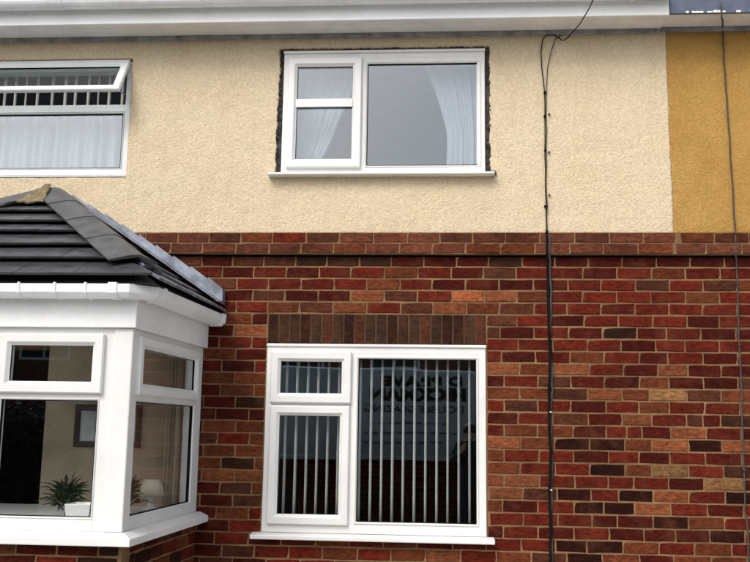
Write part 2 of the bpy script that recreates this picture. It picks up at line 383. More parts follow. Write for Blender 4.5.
class BrickMass:
    """bricks out of the picture, joined"""
    def __init__(s): s.b = MB(); s.c = []
    def put(s, xa, xb, zc, code, H=BH, y=0, T=None):
        L = xb-xa-.0095; c = brick_col(code); j = rnd.uniform(-.002, .002)
        n0 = len(s.b.v)
        x0, x1, z0, z1 = (xa+xb-L)/2, (xa+xb+L)/2, zc-H/2, zc+H/2
        s.b.add([(x0+.003, y+j, z0+.003), (x1-.003, y+j, z0+.003), (x1-.003, y+j, z1-.003), (x0+.003, y+j, z1-.003),
                 (x0, y+.0045, z0), (x1, y+.0045, z0), (x1, y+.0045, z1), (x0, y+.0045, z1), (x0, y+.028, z0), (x1, y+.028, z0), (x1, y+.028, z1), (x0, y+.028, z1)],
                [(0, 1, 2, 3)]+[(a+k, a+4+k, a+4+(k+1) % 4, a+(k+1) % 4) for a in (0, 4) for k in range(4)], T)
        s.c += [c]*(len(s.b.v)-n0)
    def build(s, name, parent):
        me = bpy.data.meshes.new(name); me.from_pydata(s.b.v, [], s.b.f)
        ca = me.color_attributes.new('tint', 'FLOAT_COLOR', 'POINT')
        for i, c in enumerate(s.c): ca.data[i].color = c
        bm = bmesh.new(); bm.from_mesh(me); bmesh.ops.recalc_face_normals(bm, faces=bm.faces); bm.to_mesh(me); bm.free()
        o = link(name, me, 'brick_mass', parent); o['kind'] = 'stuff'; return o

# perpends read off the photograph (picture x of each joint, row by row) and turned into metres along the wall
def px_to_x(px, z):
    """x on the wall plane under picture column px at height z"""
    lo, hi = -6., 6.
    for _ in range(40):
        mid = (lo+hi)/2; d = Vector((mid, 0, z))-CAM
        if 375+900*d.dot(_r)/d.dot(_f) < px: lo = mid
        else: hi = mid
    return lo
ROWS = {
 1: ([548.5, 582.8, 617, 651.7, 685.4, 720.2, 754], 'brdrbrr'), 2: ([568.2, 600.8, 635.7, 669.4, 703, 737.3], 'brrvrvd'),
 3: ([550, 582.4, 616.5, 650.8, 685.4, 719.3, 753], 'rrrrrbr'), 4: ([567.2, 600.8, 635.3, 669, 702.6, 737], 'drdrrrv'),
 5: ([550.5, 584.4, 618.5, 652.7, 687, 719.3, 753], 'ddrrrdr'), 6: ([568.7, 602.8, 637.2, 666.4, 701, 735.9], 'ddsdrdr'),
 7: ([553, 587.3, 621, 655.7, 685, 719.3, 754], 'drrdrrr'), 8: ([570, 604, 639.6, 668, 703, 737.8], 'vbrdrdr'),
 9: ([554, 589.3, 623.5, 658, 688, 721.2, 755], 'bordodd'), 10: ([571, 604.4, 639.6, 669, 703.6, 738], 'ordbddd'),
 11: ([553, 587.7, 622, 649.4, 687, 721.2, 755], 'vvobpvb'), 12: ([571, 606, 639, 669.4, 705, 739.8], 'rdrbrrr'),
 13: ([553, 588.3, 622, 651.7, 686.6, 703, 720.8, 755], 'vvdorvds'), 14: ([573, 606.3, 626.9, 642, 670.7, 706.5, 741.4], 'odrrdord'),
 15: ([554.5, 589.7, 624.9, 652, 689, 722, 756], 'dDDboDo'), 16: ([573.4, 608.7, 639, 669.7, 705.6, 741.8], 'bdrdrdb'),
 17: ([555.4, 589.7, 625.5, 651.7, 688.5, 723.8, 758], 'vrDbprs'), 18: ([575, 608.3, 634, 668.8, 704.2, 743.7], 'orrrdpo'),
 19: ([557.4, 591, 618.5, 653.3, 689, 725.5, 760], 'bDrDorD'), 20: ([574, 604, 634.7, 671, 707.5, 743.7], 'rDDordD'),
 21: ([558, 592.2, 617.5, 653.3, 688.5, 724.5, 760], 'rrddDbr'), 22: ([574, 609.3, 644, 675.6, 709.9, 745.3], 'ordddDb'),
 23: ([555.8, 586.8, 623, 659, 694.8, 732], 'sDDbrbD'), 24: ([567, 602.4, 639.6, 674, 711.4, 747], 'oDbdbbD')}
MIX_TOP, MIX_LOW, MIX_LEFT = 'rrrrrddddbvrr', 'rrrrdddbbbvrdob', 'rrdddbvvrdsrb'
PATCH = [(467, 297, 'O'), (455, 309, 'o'), (488, 309, 'b'), (285, 296, 'o'), (283, 307, 'b'), (300, 308, 'o'), (250, 331, 'o'), (370, 296, 'o'), (362, 308, 'o'), (395, 286, 'b'),
         (497, 299, 'o'), (215, 478, 'o'), (245, 478, 'o'), (255, 488, 'b'), (500, 496, 'o'), (525, 482, 'o'), (507, 374, 'o'), (500, 390, 'b'), (530, 457, 'r'), (512, 445, 'o'), (535, 483, 'o'), (225, 350, 'b'), (240, 375, 'b'), (205, 415, 'd')]
def proj(x, y, z):
    d = Vector((x, y, z))-CAM; w = d.dot(_f)
    return 375+900*d.dot(_r)/w, 281-900*d.dot(_u)/w
NROWS = 34
massA, massB = BrickMass(), BrickMass()
counts = {}
for i in range(NROWS):
    zt = Z0-COURSE*i; zc = zt-COURSE/2; hb_ = BH-.006 if i == 0 else BH
    if i in ROWS:
        js, code = ROWS[i]; xs = [px_to_x(p, zc) for p in js]; cs = list(code[1:len(js)])
    else:
        ph = .12+.1125*(i % 2); xs = [ph+.225*k for k in range(4, 6)]; cs = ['d' if i == 0 else rnd.choice(MIX_LOW)]
    while xs[0] > XL-.3: xs.insert(0, xs[0]-.225-rnd.uniform(-.008, .008)); cs.insert(0, None)
    while xs[-1] < XR+.3: xs.append(xs[-1]+.225+rnd.uniform(-.008, .008)); cs.append(None)
    for xa, xb, c in zip(xs, xs[1:], cs):
        segs = [(max(xa, XL), min(xb, XR))]
        if zc < OPEN[3] and zc > OPEN[2]:
            segs = []
            if xa < OPEN[0]: segs.append((xa, min(xb, OPEN[0])))
            if xb > OPEN[1]: segs.append((max(xa, OPEN[1]), xb))
        if .42 < zc < 2.08:
            segs = [q for a0, b0 in segs for q in ((a0, min(b0, -3.7)), (max(a0, -2.655), b0)) if q[1] > q[0]]
        for sa, sb in segs:
            if sb-sa < .03: continue
            if sb-sa < .06 and (abs(sb-OPEN[0]) < .001 or abs(sa-OPEN[1]) < .001): pass
            u, v = proj((sa+sb)/2, 0, zc)
            code = c
            if code is None or (i in ROWS and u < 545):
                if i == 0: code = rnd.choice('dvdsvd')
                else: code = rnd.choice(MIX_TOP if zc > 2.0 and u > 330 else (MIX_LEFT if u < 300 else MIX_LOW))
                for pu, pv, pc in PATCH:
                    if abs(pu-u) < 15 and abs(pv-v) < 5.9: code = pc
            house = HB if (sa+sb)/2 > XB else HA
            roofx = -2.75+(3.2-zc)*1.45 if zc > 2.35 else -1.75
            vis = -25 < u < 780 and v < 578 and sb > roofx
            if vis:
                put_brick(sa, sb, zc-(BH-hb_)/2, code, wallB if house is HB else wallA, H=hb_); counts[house.name] = counts.get(house.name, 0)+1
            else: (massB if house is HB else massA).put(sa, sb, zc-(BH-hb_)/2, code, H=hb_)
massA.build('outlying_bricks', HA); massB.build('outlying_bricks', HB)

# projecting string course: two courses of brick on their own mortar bed
SY = -.048
def string_course(house, x0, x1):
    s = MB().box(x0, x1, SY+.005, .011, 2.772, 2.919).build('string_course', 'mortar', house)
    for k in range(2):
        zc = 2.772+.0735*(k+.5); x = -6.+(.1125 if k else .02)
        ms = []
        while x < x1:
            xe = x+.228+rnd.uniform(-.008, .008)
            a, b2 = max(x, x0), min(xe, x1)
            if b2-a > .04:
                u, v = proj((a+b2)/2, 0, zc)
                if 60 < u < 790: put_brick(a, b2, zc, rnd.choice('mmmbbvmr'), s, H=.0655, y=SY)
                else: ms.append((a, b2))
            x = xe
        if ms:
            bmz = BrickMass()
            for a, b2 in ms: bmz.put(a, b2, zc, rnd.choice('mmrb'), H=.0655, y=SY)
            bmz.build('outlying_bricks', house)
string_course(HA, XL, XB); string_course(HB, XB, XR)

# soldier course over the ground floor window
lint = MB().box(OPEN[0]+.004, OPEN[1]-.004, MY-.0015, .03, 2.146, 2.358).build('lintel', 'mortar_sooty', HA)
SOLD = [brick_mesh(60+i, .0655, .207) for i in range(6)]
for me in SOLD: me.materials.append(M['brick'])
nx = 20; wx = (OPEN[1]-OPEN[0]-.006)/nx
for k in range(nx):
    o = bpy.data.objects.new('brick', SOLD[k % 6]); COL.objects.link(o); o.parent = lint
    o.location = (OPEN[0]+.003+wx*(k+.5), -.001+rnd.uniform(-.001, .001), 2.2525); o.rotation_euler[1] = rnd.uniform(-.008, .008)
    o.color = brick_col('skkskvksvkkskkvksskv'[k], .15)

# pebbledash of the upper storey: a dense uneven sheet with ragged openings
def pebbledash(name, x0, x1, z0, z1, holes, y, m, house, step=.0115, rag=.0115):
    def axis(a, b, cuts):
        c = sorted({a, b, *[q for q in cuts if a < q < b]}); out = [c[0]]
        for p, q in zip(c, c[1:]):
            n = max(1, round((q-p)/step)); out += [p+(q-p)*(k+1)/n for k in range(n)]
        return out
    xs = axis(x0, x1, [h[0] for h in holes]+[h[1] for h in holes]); zs = axis(z0, z1, [h[2] for h in holes]+[h[3] for h in holes])
    nxx, nz = len(xs), len(zs)
    def hole(xc, zc): return any(h[0] < xc < h[1] and h[2] < zc < h[3] for h in holes)
    bm = bmesh.new(); vs = {}
    def vert(a, b):
        if (a, b) not in vs:
            x, z = xs[a], zs[b]
            d = .003*mnoise.noise((x*9, z*9, 3))+.0016*mnoise.noise((x*45, z*45, 9))+.0012*rnd.uniform(-1, 1)
            edge = any((abs(x-h[0]) < 1e-6 or abs(x-h[1]) < 1e-6) and h[2]-1e-6 <= z <= h[3]+1e-6 or (abs(z-h[3]) < 1e-6 or abs(z-h[2]) < 1e-6) and h[0]-1e-6 <= x <= h[1]+1e-6 for h in holes)
            jx = jz = 0
            if edge:
                rg = rag if x > UL[1]+.3 else .003
                jx, jz = rnd.uniform(-rg, rg)*.22+rg*1.3*mnoise.noise((x*11, z*11, 1))+rg*.9*mnoise.noise((x*37, z*37, 2)), rnd.uniform(-rg, rg)*.2+rg*.7*mnoise.noise((x*11, z*11, 5))+rg*.5*mnoise.noise((x*37, z*37, 6))
            if abs(x-XB) < .002: jx += .007*mnoise.noise((z*7, 2.5, 0))+.004*mnoise.noise((z*33, 7.5, 0))
            vs[(a, b)] = bm.verts.new((x+jx, y+d, z+jz))
        return vs[(a, b)]
    for a in range(nxx-1):
        for b in range(nz-1):
            if hole((xs[a]+xs[a+1])/2, (zs[b]+zs[b+1])/2): continue
            bm.faces.new((vert(a, b), vert(a+1, b), vert(a+1, b+1), vert(a, b+1)))
    be = [e for e in bm.edges if e.is_boundary]
    g = bmesh.ops.extrude_edge_only(bm, edges=be)
    for v in [q for q in g['geom'] if isinstance(q, bmesh.types.BMVert)]: v.co.y = y+.028
    bmesh.ops.recalc_face_normals(bm, faces=bm.faces)
    me = bpy.data.meshes.new(name); bm.to_mesh(me); bm.free()
    return link(name, me, m, house, smooth=True)
UW = (-1.099, .331, 3.345, 4.245)                       # first floor window, outer frame
UL = (-3.66, -2.212, 3.347, 4.2)                        # first floor window on the left
ZE = 4.40
pebbledash('pebbledash', XL, XB-.001, 2.9195, ZE, [(UW[0]-.034, UW[1]+.034, UW[2]-.01, UW[3]+.03), (UL[0]-.004, UL[1]+.004, UL[2]-.02, UL[3]+.016)], -.012, 'cream', HA)
pebbledash('pebbledash', XB+.001, XR, 2.9195, ZE, [], -.010, 'ochre', HB)
# backing wall behind the pebbledash: dark rough masonry seen in the gap round the window
wall_slab('backing_wall', XL, XB, 2.772, ZE, [(UW[0]+.01, UW[1]-.01, UW[2]+.01, UW[3]-.01), (UL[0]+.01, UL[1]-.01, UL[2]+.01, UL[3]-.01)], .012, .16, 'mortar_dark', HA)
wall_slab('backing_wall', XB+.001, XR, 2.772, ZE, [], .014, .16, 'mortar_dark', HB)
# crumbs of broken mortar along the gap
cr = MB()
for k in range(900):
    side = rnd.random()
    if side < .38: x, z = UW[0]-rnd.uniform(.002, .043), rnd.uniform(UW[2], UW[3]+.02)
    elif side < .76: x, z = UW[1]+rnd.uniform(.002, .043), rnd.uniform(UW[2], UW[3]+.02)
    else: x, z = rnd.uniform(UW[0]-.03, UW[1]+.03), UW[3]+rnd.uniform(.006, .03)
    r = rnd.uniform(.004, .011); yy = rnd.uniform(-.014, .006)
    cr.add([(x+rnd.uniform(-r, r), yy+rnd.uniform(-r, r), z+rnd.uniform(-r, r)) for _ in range(4)], [(0, 1, 2), (0, 3, 1), (1, 3, 2), (0, 2, 3)])
for k in range(40):
    x, z, r = UW[1]+rnd.uniform(.03, .075), UW[2]+rnd.gauss(-.003, .012), rnd.uniform(.005, .011)
    yy = rnd.uniform(-.024, -.012)
    cr.add([(x+rnd.uniform(-r, r), yy+rnd.uniform(-r, r), z+rnd.uniform(-r, r)) for _ in range(4)], [(0, 1, 2), (0, 3, 1), (1, 3, 2), (0, 2, 3)])
o = cr.build('broken_mortar', 'mortar_dark', HA); o['kind'] = 'stuff'

# ------------------------------------------------------------------ windows
FR = [(0, .07), (0, -.006), (.004, -.01), (.050, -.01), (.058, -.002), (.058, .07)]            # outer frame section
SASH = [(0, .0), (0, -.022), (.006, -.030), (.046, -.030), (.062, -.014), (.066, -.012), (.066, .03)]   # chunky casement, ogee to the glass
BEAD = [(0, .02), (0, -.004), (.006, -.008), (.016, .004), (.016, .02)]                       # glazing bead round a fixed pane
def pane(parent, x0, x1, z0, z1, y, T=None, m='glass'):
    return MB().box(x0-.008, x1+.008, y, y+.006, z0-.008, z1+.008, T).build('pane', m, parent)
def sash(parent, x0, x1, z0, z1, T=None, y=-.01, m='upvc', rails=(), w=None, name='sash', g='glass'):
    gm = g
    s = (w or .066)/.066
    prof = [(a*s, b+y) for a, b in SASH]
    b = MB().ring(x0, x1, z0, z1, prof, T); i = .066*s
    cuts = [z0+i]
    for zr in rails: b.box(x0+i-.004, x1-i+.004, y-.022, y+.02, zr-.03, zr+.03, T); cuts += [zr-.03, zr+.03]
    cuts.append(z1-i)
    o = b.build(name, m, parent, bevel=.002)
    for a, c in zip(cuts[::2], cuts[1::2]):
        pane(o, x0+i, x1-i, a, c, y+.004, T, gm)
    # black gasket line
    g = MB()
    for a, c in zip(cuts[::2], cuts[1::2]): g.ring(x0+i-.002, x1-i+.002, a-.002, c+.002, [(0, y+.003), (0, y-.0095), (.0035, y-.0095), (.0035, y+.003)], T)
    g.build('gasket', 'cable', o)
    return o
def fixed(parent, x0, x1, z0, z1, T=None, y=-.01, m='upvc', bw=.016, g='glass'):
    MB().ring(x0-bw, x1+bw, z0-bw, z1+bw, [(a*bw/.016, b+y) for a, b in BEAD], T).build('glazing_bead', m, parent)
    MB().ring(x0-.001, x1+.001, z0-.001, z1+.001, [(0, y+.02), (0, y+.001), (.004, y+.001), (.004, y+.02)], T).build('gasket', 'cable', parent)
    return pane(parent, x0, x1, z0, z1, y+.012, T, g)
def sill(parent, x0, x1, z0, z1, out, y=.05, T=None, m='upvc'):
    b = MB()
    b.add([(x0, y, z0), (x1, y, z0), (x1, y, z1), (x0, y, z1), (x0, out, z0), (x1, out, z0), (x1, out, z1-.014), (x0, out, z1-.014)],
          [(0, 1, 2, 3), (4, 7, 6, 5), (0, 4, 5, 1), (3, 2, 6, 7), (0, 3, 7, 4), (1, 5, 6, 2)], T)
    return b.build('sill', m, parent, bevel=.006)
def part_root(name, parent, loc):
    """a window is a part of the house: its outer frame carries the sashes and panes"""
    return None

# ground floor window
lw = MB(); X0, X1, ZB, ZT = -1.152, .328, .908, 2.139
lw.ring(X0, X1, ZB, ZT, [(a, b+.0) for a, b in FR])
lw.box(-.582, -.528, -.0095, .07, ZB+.05, ZT-.05)                                              # mullion
lw.box(X0+.05, -.575, -.0095, .07, 1.722, 1.768)                                              # transom
lw.box(-.53, .275, -.0092, .068, 2.066, 2.09); lw.box(-.53, .275, -.0092, .068, .955, .975)
lwo = lw.build('window', 'upvc', HA, bevel=.002, label='wide white window with a fixed pane and two sashes under the brick lintel')
sash(lwo, X0+.034, -.572, 1.754, 2.098)
sash(lwo, X0+.036, -.578, .962, 1.736)
fixed(lwo, -.524, .262, .988, 2.054)
MB().box(X0-.002, X1+.002, -.022, .03, ZT-.004, ZT+.014).build('head_trim', 'upvc', lwo, bevel=.003)
MB().box(X0-.006, X1+.006, .002, .03, ZT+.0145, ZT+.024).build('sealant', 'cable', lwo)
sill(lwo, -1.215, .378, .868, .912, -.075)
# first floor window
uw = MB(); X0, X1, ZB, ZT = UW
uw.ring(X0, X1, ZB, ZT, [(a, b-.004) for a, b in FR])
uw.box(-.548, -.512, -.0135, .07, ZB+.05, ZT-.05)
uw.box(-.515, .28, -.0133, .068, 4.158, 4.195)
uwo = uw.build('window', 'upvc', HA, bevel=.002, label='white window with ragged dark mortar gap round its frame')
sash(uwo, X0+.036, -.536, 3.384, 4.196, y=-.014, rails=(3.858,))
fixed(uwo, -.495, .288, 3.405, 4.150, y=-.012)
MB().box(X0-.002, X1+.002, -.03, .03, ZT-.012, ZT+.006).build('head_trim', 'upvc', uwo, bevel=.003)
sill(uwo, -1.182, .392, 3.322, 3.352, -.085)
# first floor window on the left, top light swung open
ul = MB(); X0, X1, ZB, ZT = UL
FRN = [(0, .07), (0, .012), (.004, .008), (.036, .008), (.042, .014), (.042, .07)]
ul.ring(X0, X1, ZB, ZT, FRN)
ul.box(X0+.03, X1-.03, .0085, .07, 3.822, 3.876); ul.box(X0+.03, X1-.03, .0087, .068, 3.38, 3.395)
ulo = ul.build('window', 'upvc_old', HA, bevel=.002, label='old white window with its top light swung open')
fixed(ulo, -3.606, -2.266, 3.404, 3.806, y=.012, m='upvc_old', bw=.012)
Th = Matrix.Translation((0, .0, 4.192)) @ Matrix.Rotation(math.radians(-33), 4, 'X') @ Matrix.Translation((0, 0, -4.192))
sash(ulo, X0+.012, X1-.012, 3.835, 4.19, T=Th, y=.0, m='upvc_old', w=.062, name='top_light')
for xx in (-2.26, -3.6):                                                                       # friction stays
    a = Vector((xx, .01, 3.95)); b2 = Th @ Vector((xx, .0, 3.9))
    MB().tube([a, (a+b2)/2+Vector((0, 0, -.01)), b2], .006, 6).build('window_stay', 'flash', ulo)
sill(ulo, X0-.004, X1+.004, 3.33, 3.352, -.02, m='upvc_old')

# ------------------------------------------------------------------ eaves
def eaves(house, x0, x1, fm, gm, gx=None, z=4.376, fz=4.56):
    f = MB().box(x0, x1, -.272, -.25, z-.012, fz).build('fascia_board', fm, house, bevel=.003)
    n = int((x1-x0)/.1)
    # soffit: narrow boards running along the eaves, each a shallow step apart
    for k in range(3):
        y0 = -.2495+.0715*k
        MB().box(x0, x1, y0, y0+.070, z, z+.012).build('soffit_board', 'soffit', house, bevel=.002)
    MB().box(x0, x1, -.042, -.0165, z-.03, z-.001).build('soffit_shadow_strip', 'soffit_shadow', house, bevel=.004)  # added strip, stands in for the shadow line under the soffit
    MB().box(x0, x1, -.26, .1, z+.0125, z+.03).build('soffit_backing', 'deck', house)
    if gm:
        prof = [(.0, .1), (.006, .1), (.008, .05)]
        pr = []
        R1, R2 = .058, .054
        for k in range(11): a = math.pi*k/10; pr.append((-.058-R1*math.cos(a)*1.0, -R1*math.sin(a)))
        for k in range(11): a = math.pi*(1-k/10); pr.append((-.058-R2*math.cos(a), -R2*math.sin(a)+.001))
        g = MB(); P = []
        for xx in (x0, x1): P.append([(xx, -.274+(p[0]), 4.508+p[1]) for p in pr])
        g.extrude(P, 0, 0); go = g.build('gutter', gm, house)
        x = x0+.62
        while x < x1-.1:                                                                       # brackets and unions
            br = MB(); Q = []
            for xx in (x-.014, x+.014): Q.append([(xx, -.332-(R1+.004)*math.cos(math.pi*k/10), 4.508-(R1+.004)*math.sin(math.pi*k/10)) for k in range(11)]+[(xx, -.332-(R1+.0005)*math.cos(math.pi*(1-k/10)), 4.508-(R1+.0005)*math.sin(math.pi*(1-k/10))) for k in range(11)])
            br.extrude(Q, 0, 0); br.build('bracket', gm, go)
            x += .98
    # the roof slope above, courses stepped
    r = MB(); n = 12; px = Vector((0, math.cos(math.radians(34)), math.sin(math.radians(34)))); nn = Vector((0, -px.z, px.y))
    base = Vector((0, -.30, 4.555))
    for k in range(n):
        a = base+px*(.33*k)+nn*.035; b2 = base+px*(.33*(k+1)+.05)+nn*.012; c = b2-nn*.02; d = a-nn*.02
        r.add([(x0, *a.yz), (x1, *a.yz), (x1, *b2.yz), (x0, *b2.yz), (x0, *d.yz), (x1, *d.yz), (x1, *c.yz), (x0, *c.yz)],
              [(0, 1, 2, 3), (4, 7, 6, 5), (0, 4, 5, 1), (1, 5, 6, 2), (2, 6, 7, 3), (3, 7, 4, 0)])
    r.build('roof', 'slate', house)
eaves(HA, XL, 1.552, 'fascia', 'gutter')
eaves(HB, 1.556, XR, 'blue', None, z=4.384, fz=4.60)
# neighbour: blue-grey box gutter with the old white paint flaking off its lower edge
gb = MB(); gb.sweep([(XR, -.272, 4.50), (1.56, -.272, 4.50)], [(0, -.02), (.10, -.02), (.12, .0), (.12, .1), (.105, .1), (.105, .0), (0, .0)]); go = gb.build('gutter', 'blue', HB, bevel=.004)
fl = MB()
for xa, w, h in ((1.70, .075, .012), (1.80, .03, .008), (1.835, .06, .016), (1.90, .02, .01), (1.99, .03, .012), (2.08, .16, .022), (2.3, .09, .015), (2.6, .2, .02), (1.66, .02, .014)):
    n = 7; top = [(xa+w*k/n, -.2735, 4.379+h*rnd.uniform(.5, 1)) for k in range(n+1)]; bot = [(xa+w*k/n, -.2735, 4.374) for k in range(n+1)]
    P0 = top+bot[::-1]; fl.extrude([P0, [(p[0], -.2705, p[2]) for p in P0]], 0, 0)
fl.build('flaking_paint', 'white_flake', HB)
MB().box(XL, XR, 4.0, 4.2, -.1, 6.9).build('rear_wall', 'mortar', HA)

# ------------------------------------------------------------------ rooms behind the windows
def room(name, x0, x1, y0, y1, z0, z1, m, front_holes):
    b = MB(); t = .03
    b.box(x0, x1, y1, y1+t, z0, z1); b.box(x0-t, x0, y0, y1+t, z0, z1); b.box(x1, x1+t, y0, y1+t, z0, z1)
    b.box(x0-t, x1+t, y0, y1+t, z1, z1+t); b.box(x0-t, x1+t, y0, y1+t, z0-t, z0)
    o = b.build(name, m, HA); return o
room('bedroom_shell', -2.0, .9, .165, 3.6, 2.80, 4.36, 'room', [])
room('bedroom_shell', -4.6, -2.1, .165, 3.6, 2.80, 4.36, 'room', [])
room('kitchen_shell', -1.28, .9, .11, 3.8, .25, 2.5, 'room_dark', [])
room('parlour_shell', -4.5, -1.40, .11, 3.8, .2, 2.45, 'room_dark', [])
# parlour: pale papered wall at the back of the bay, open on the left to the dark room
MB().box(-2.655, -1.66, -.05, -.03, .9, 2.199).build('papered_wall', 'room_beige', HA)
MB().box(-4.499, -1.401, .1, 3.79, .202, .215).build('carpet', 'carpet', HA)

# ------------------------------------------------------------------ the bay
A2 = Vector((BAY_XF, BAY_F, 0)); B2 = Vector((BAY_XW, 0, 0)); SD = (B2-A2).normalized(); SLEN = (B2-A2).length
TF = T_frame((BAY_XL, BAY_F, 0), (1, 0))                    # front: local x from the left corner
TS = T_frame((BAY_XF, BAY_F, 0), (SD.x, SD.y))              # right side: local x from the front corner to the wall
TLs = T_frame((BAY_XL-(BAY_XW-BAY_XF), 0, 0), ((BAY_XW-BAY_XF), BAY_F))   # left side, from the wall to the front corner
FW = BAY_XF-BAY_XL
# base walls with bricks
bayb = MB()
bayb.box(.02, FW-.02, .03+MY, .2, -.1, .985, TF); bayb.box(.03, SLEN-.006, .03+MY, .2, -.1, .984, TS); bayb.box(.0, SLEN-.02, .03+MY, .2, -.1, .984, TLs)
bwall = bayb.build('bay_wall', 'mortar', HA)
bmass = BrickMass()
for i in range(22, NROWS):
    zc = Z0-COURSE*(i+.5)
    for Tm, ln, ph in ((TF, FW, 0), (TS, SLEN, .5), (TLs, SLEN, .3)):
        x = .03-.225*((ph+.5*(i % 2)) % 1)
        while x < ln-.03:
            a, b2 = max(x, .03), min(x+.225, ln-.004 if Tm is TS else ln-.03)
            if b2-a > .035:
                c = rnd.choice('ddrbDvrs'); w = Tm @ Vector(((a+b2)/2, 0, zc)); u, v = proj(*w)
                if Tm is not TLs and u > -25 and v < 575: put_brick(a, b2, zc, c, bwall, y=.03, T=Tm)
                else: bmass.put(a, b2, zc, c, y=.03, T=Tm)
            x += .225
bmass.build('outlying_bricks', HA)
# fascia under the gutter, sill, frames
def bay_ring(name, m, z0, z1, out, depth=.06, bevel=.004):
    b = MB()
    b.sweep([TLs @ Vector((0, 0, 0)), Vector((BAY_XL, BAY_F, 0)), Vector((BAY_XF, BAY_F, 0)), Vector((BAY_XW, -.001, 0))],
            [(out, z0), (out, z1), (-depth, z1), (-depth, z0)])
    return b.build(name, m, HA, bevel=bevel)
def swp(name, m, prof, bevel=.004, parent=None):
    b = MB().sweep([TLs @ Vector((0, 0, 0)), Vector((BAY_XL, BAY_F, 0)), Vector((BAY_XF, BAY_F, 0)), Vector((BAY_XW, -.001, 0))], prof)
    return b.build(name, m, parent or HA, bevel=bevel)
swp('bay_fascia', 'fascia', [(0, 2.118), (0, 2.325), (-.06, 2.325), (-.06, 2.118)])
swp('bay_sill', 'upvc', [(.055, .966), (.055, 1.005), (.0, 1.03), (-.12, 1.03), (-.12, .966)], bevel=.005)
RC = .03                                                  # windows sit back from the fascia
def bay_frame(T, ln, sections, post_l, post_r):
    """sections: list of (x0, x1) openings between posts; top sash over fixed pane"""
    f = MB(); y0, y1 = RC, RC+.07
    xa_, xb_ = sections[0][0], sections[-1][1]
    f.box(xa_, xb_, y0, y1, 1.03, 1.095, T); f.box(xa_, xb_, y0, y1, 2.05, 2.117, T)
    f.box(post_l, xa_, y0+.0003, y1-.001, 1.0305, 2.1165, T); f.box(xb_, ln-post_r, y0+.0003, y1-.001, 1.0305, 2.1165, T)
    for (a, b), (c, d) in zip(sections, sections[1:]): f.box(b, c, y0-.0005, y1, 1.031, 2.124, T)
    for a, b in sections: f.box(a-.001, b+.001, y0-.0003, y1, 1.725, 1.78, T)
    o = f.build('window', 'upvc', HA, bevel=.003, label='bay window side facing right' if T is TS else 'bay window front')
    for a, b in sections:
        fixed(o, a+.012, b-.012, 1.105, 1.720, T, y=RC+.002, bw=.012, g='glass_clear')
        sash(o, a-.014, b+.014, 1.758, 2.082, T, y=RC, w=.064, g='glass_clear')
    return o
s_r = FW-(-1.640+1.828)                                     # right edge of the right hand front opening
wo_ = (s_r-.19-2*.07)/3
secs = [(s_r-wo_, s_r), (s_r-2*wo_-.07, s_r-wo_-.07), (s_r-3*wo_-.14, s_r-2*wo_-.14)][::-1]
bayF = bay_frame(TF, FW, secs, .10, .10)
bayS = bay_frame(TS, SLEN-.004, [(.115, 1.13)], .07, 0)
bayL = bay_frame(TLs, SLEN-.03, [(.13, 1.12)], 0, .07)
# square corner post
for xc in (BAY_XF, BAY_XL):
    s = -1 if xc == BAY_XF else 1
    MB().box(min(xc+s*.018, xc+s*.125), max(xc+s*.018, xc+s*.125), BAY_F+.022, BAY_F+.13, 1.0302, 2.1168).build('corner_post', 'upvc', HA, bevel=.008)
# ceiling and roof deck of the bay
APEX = Vector((-2.725, 0, 3.215)); EZ = 2.365
EFR, EWR = Vector((-1.515, -1.385, EZ)), Vector((-1.465, -.002, EZ)); EFL = Vector((-3.935, -1.385, EZ)); EWL = Vector((-3.985, -.002, EZ))
dk = MB(); ap0 = APEX-Vector((0, .002, .02)); dn = Vector((0, 0, -.02))
dk.add([ap0, EFR+dn, EWR+dn, EFL+dn, EWL+dn], [(0, 3, 1), (0, 1, 2), (0, 4, 3), (1, 3, 4, 2)]).build('roof_deck', 'deck', HA)
MB().box(BAY_XL+.05, BAY_XF-.06, BAY_F+.07, .1, 2.20, 2.22).build('bay_ceiling', 'upvc_old', HA)
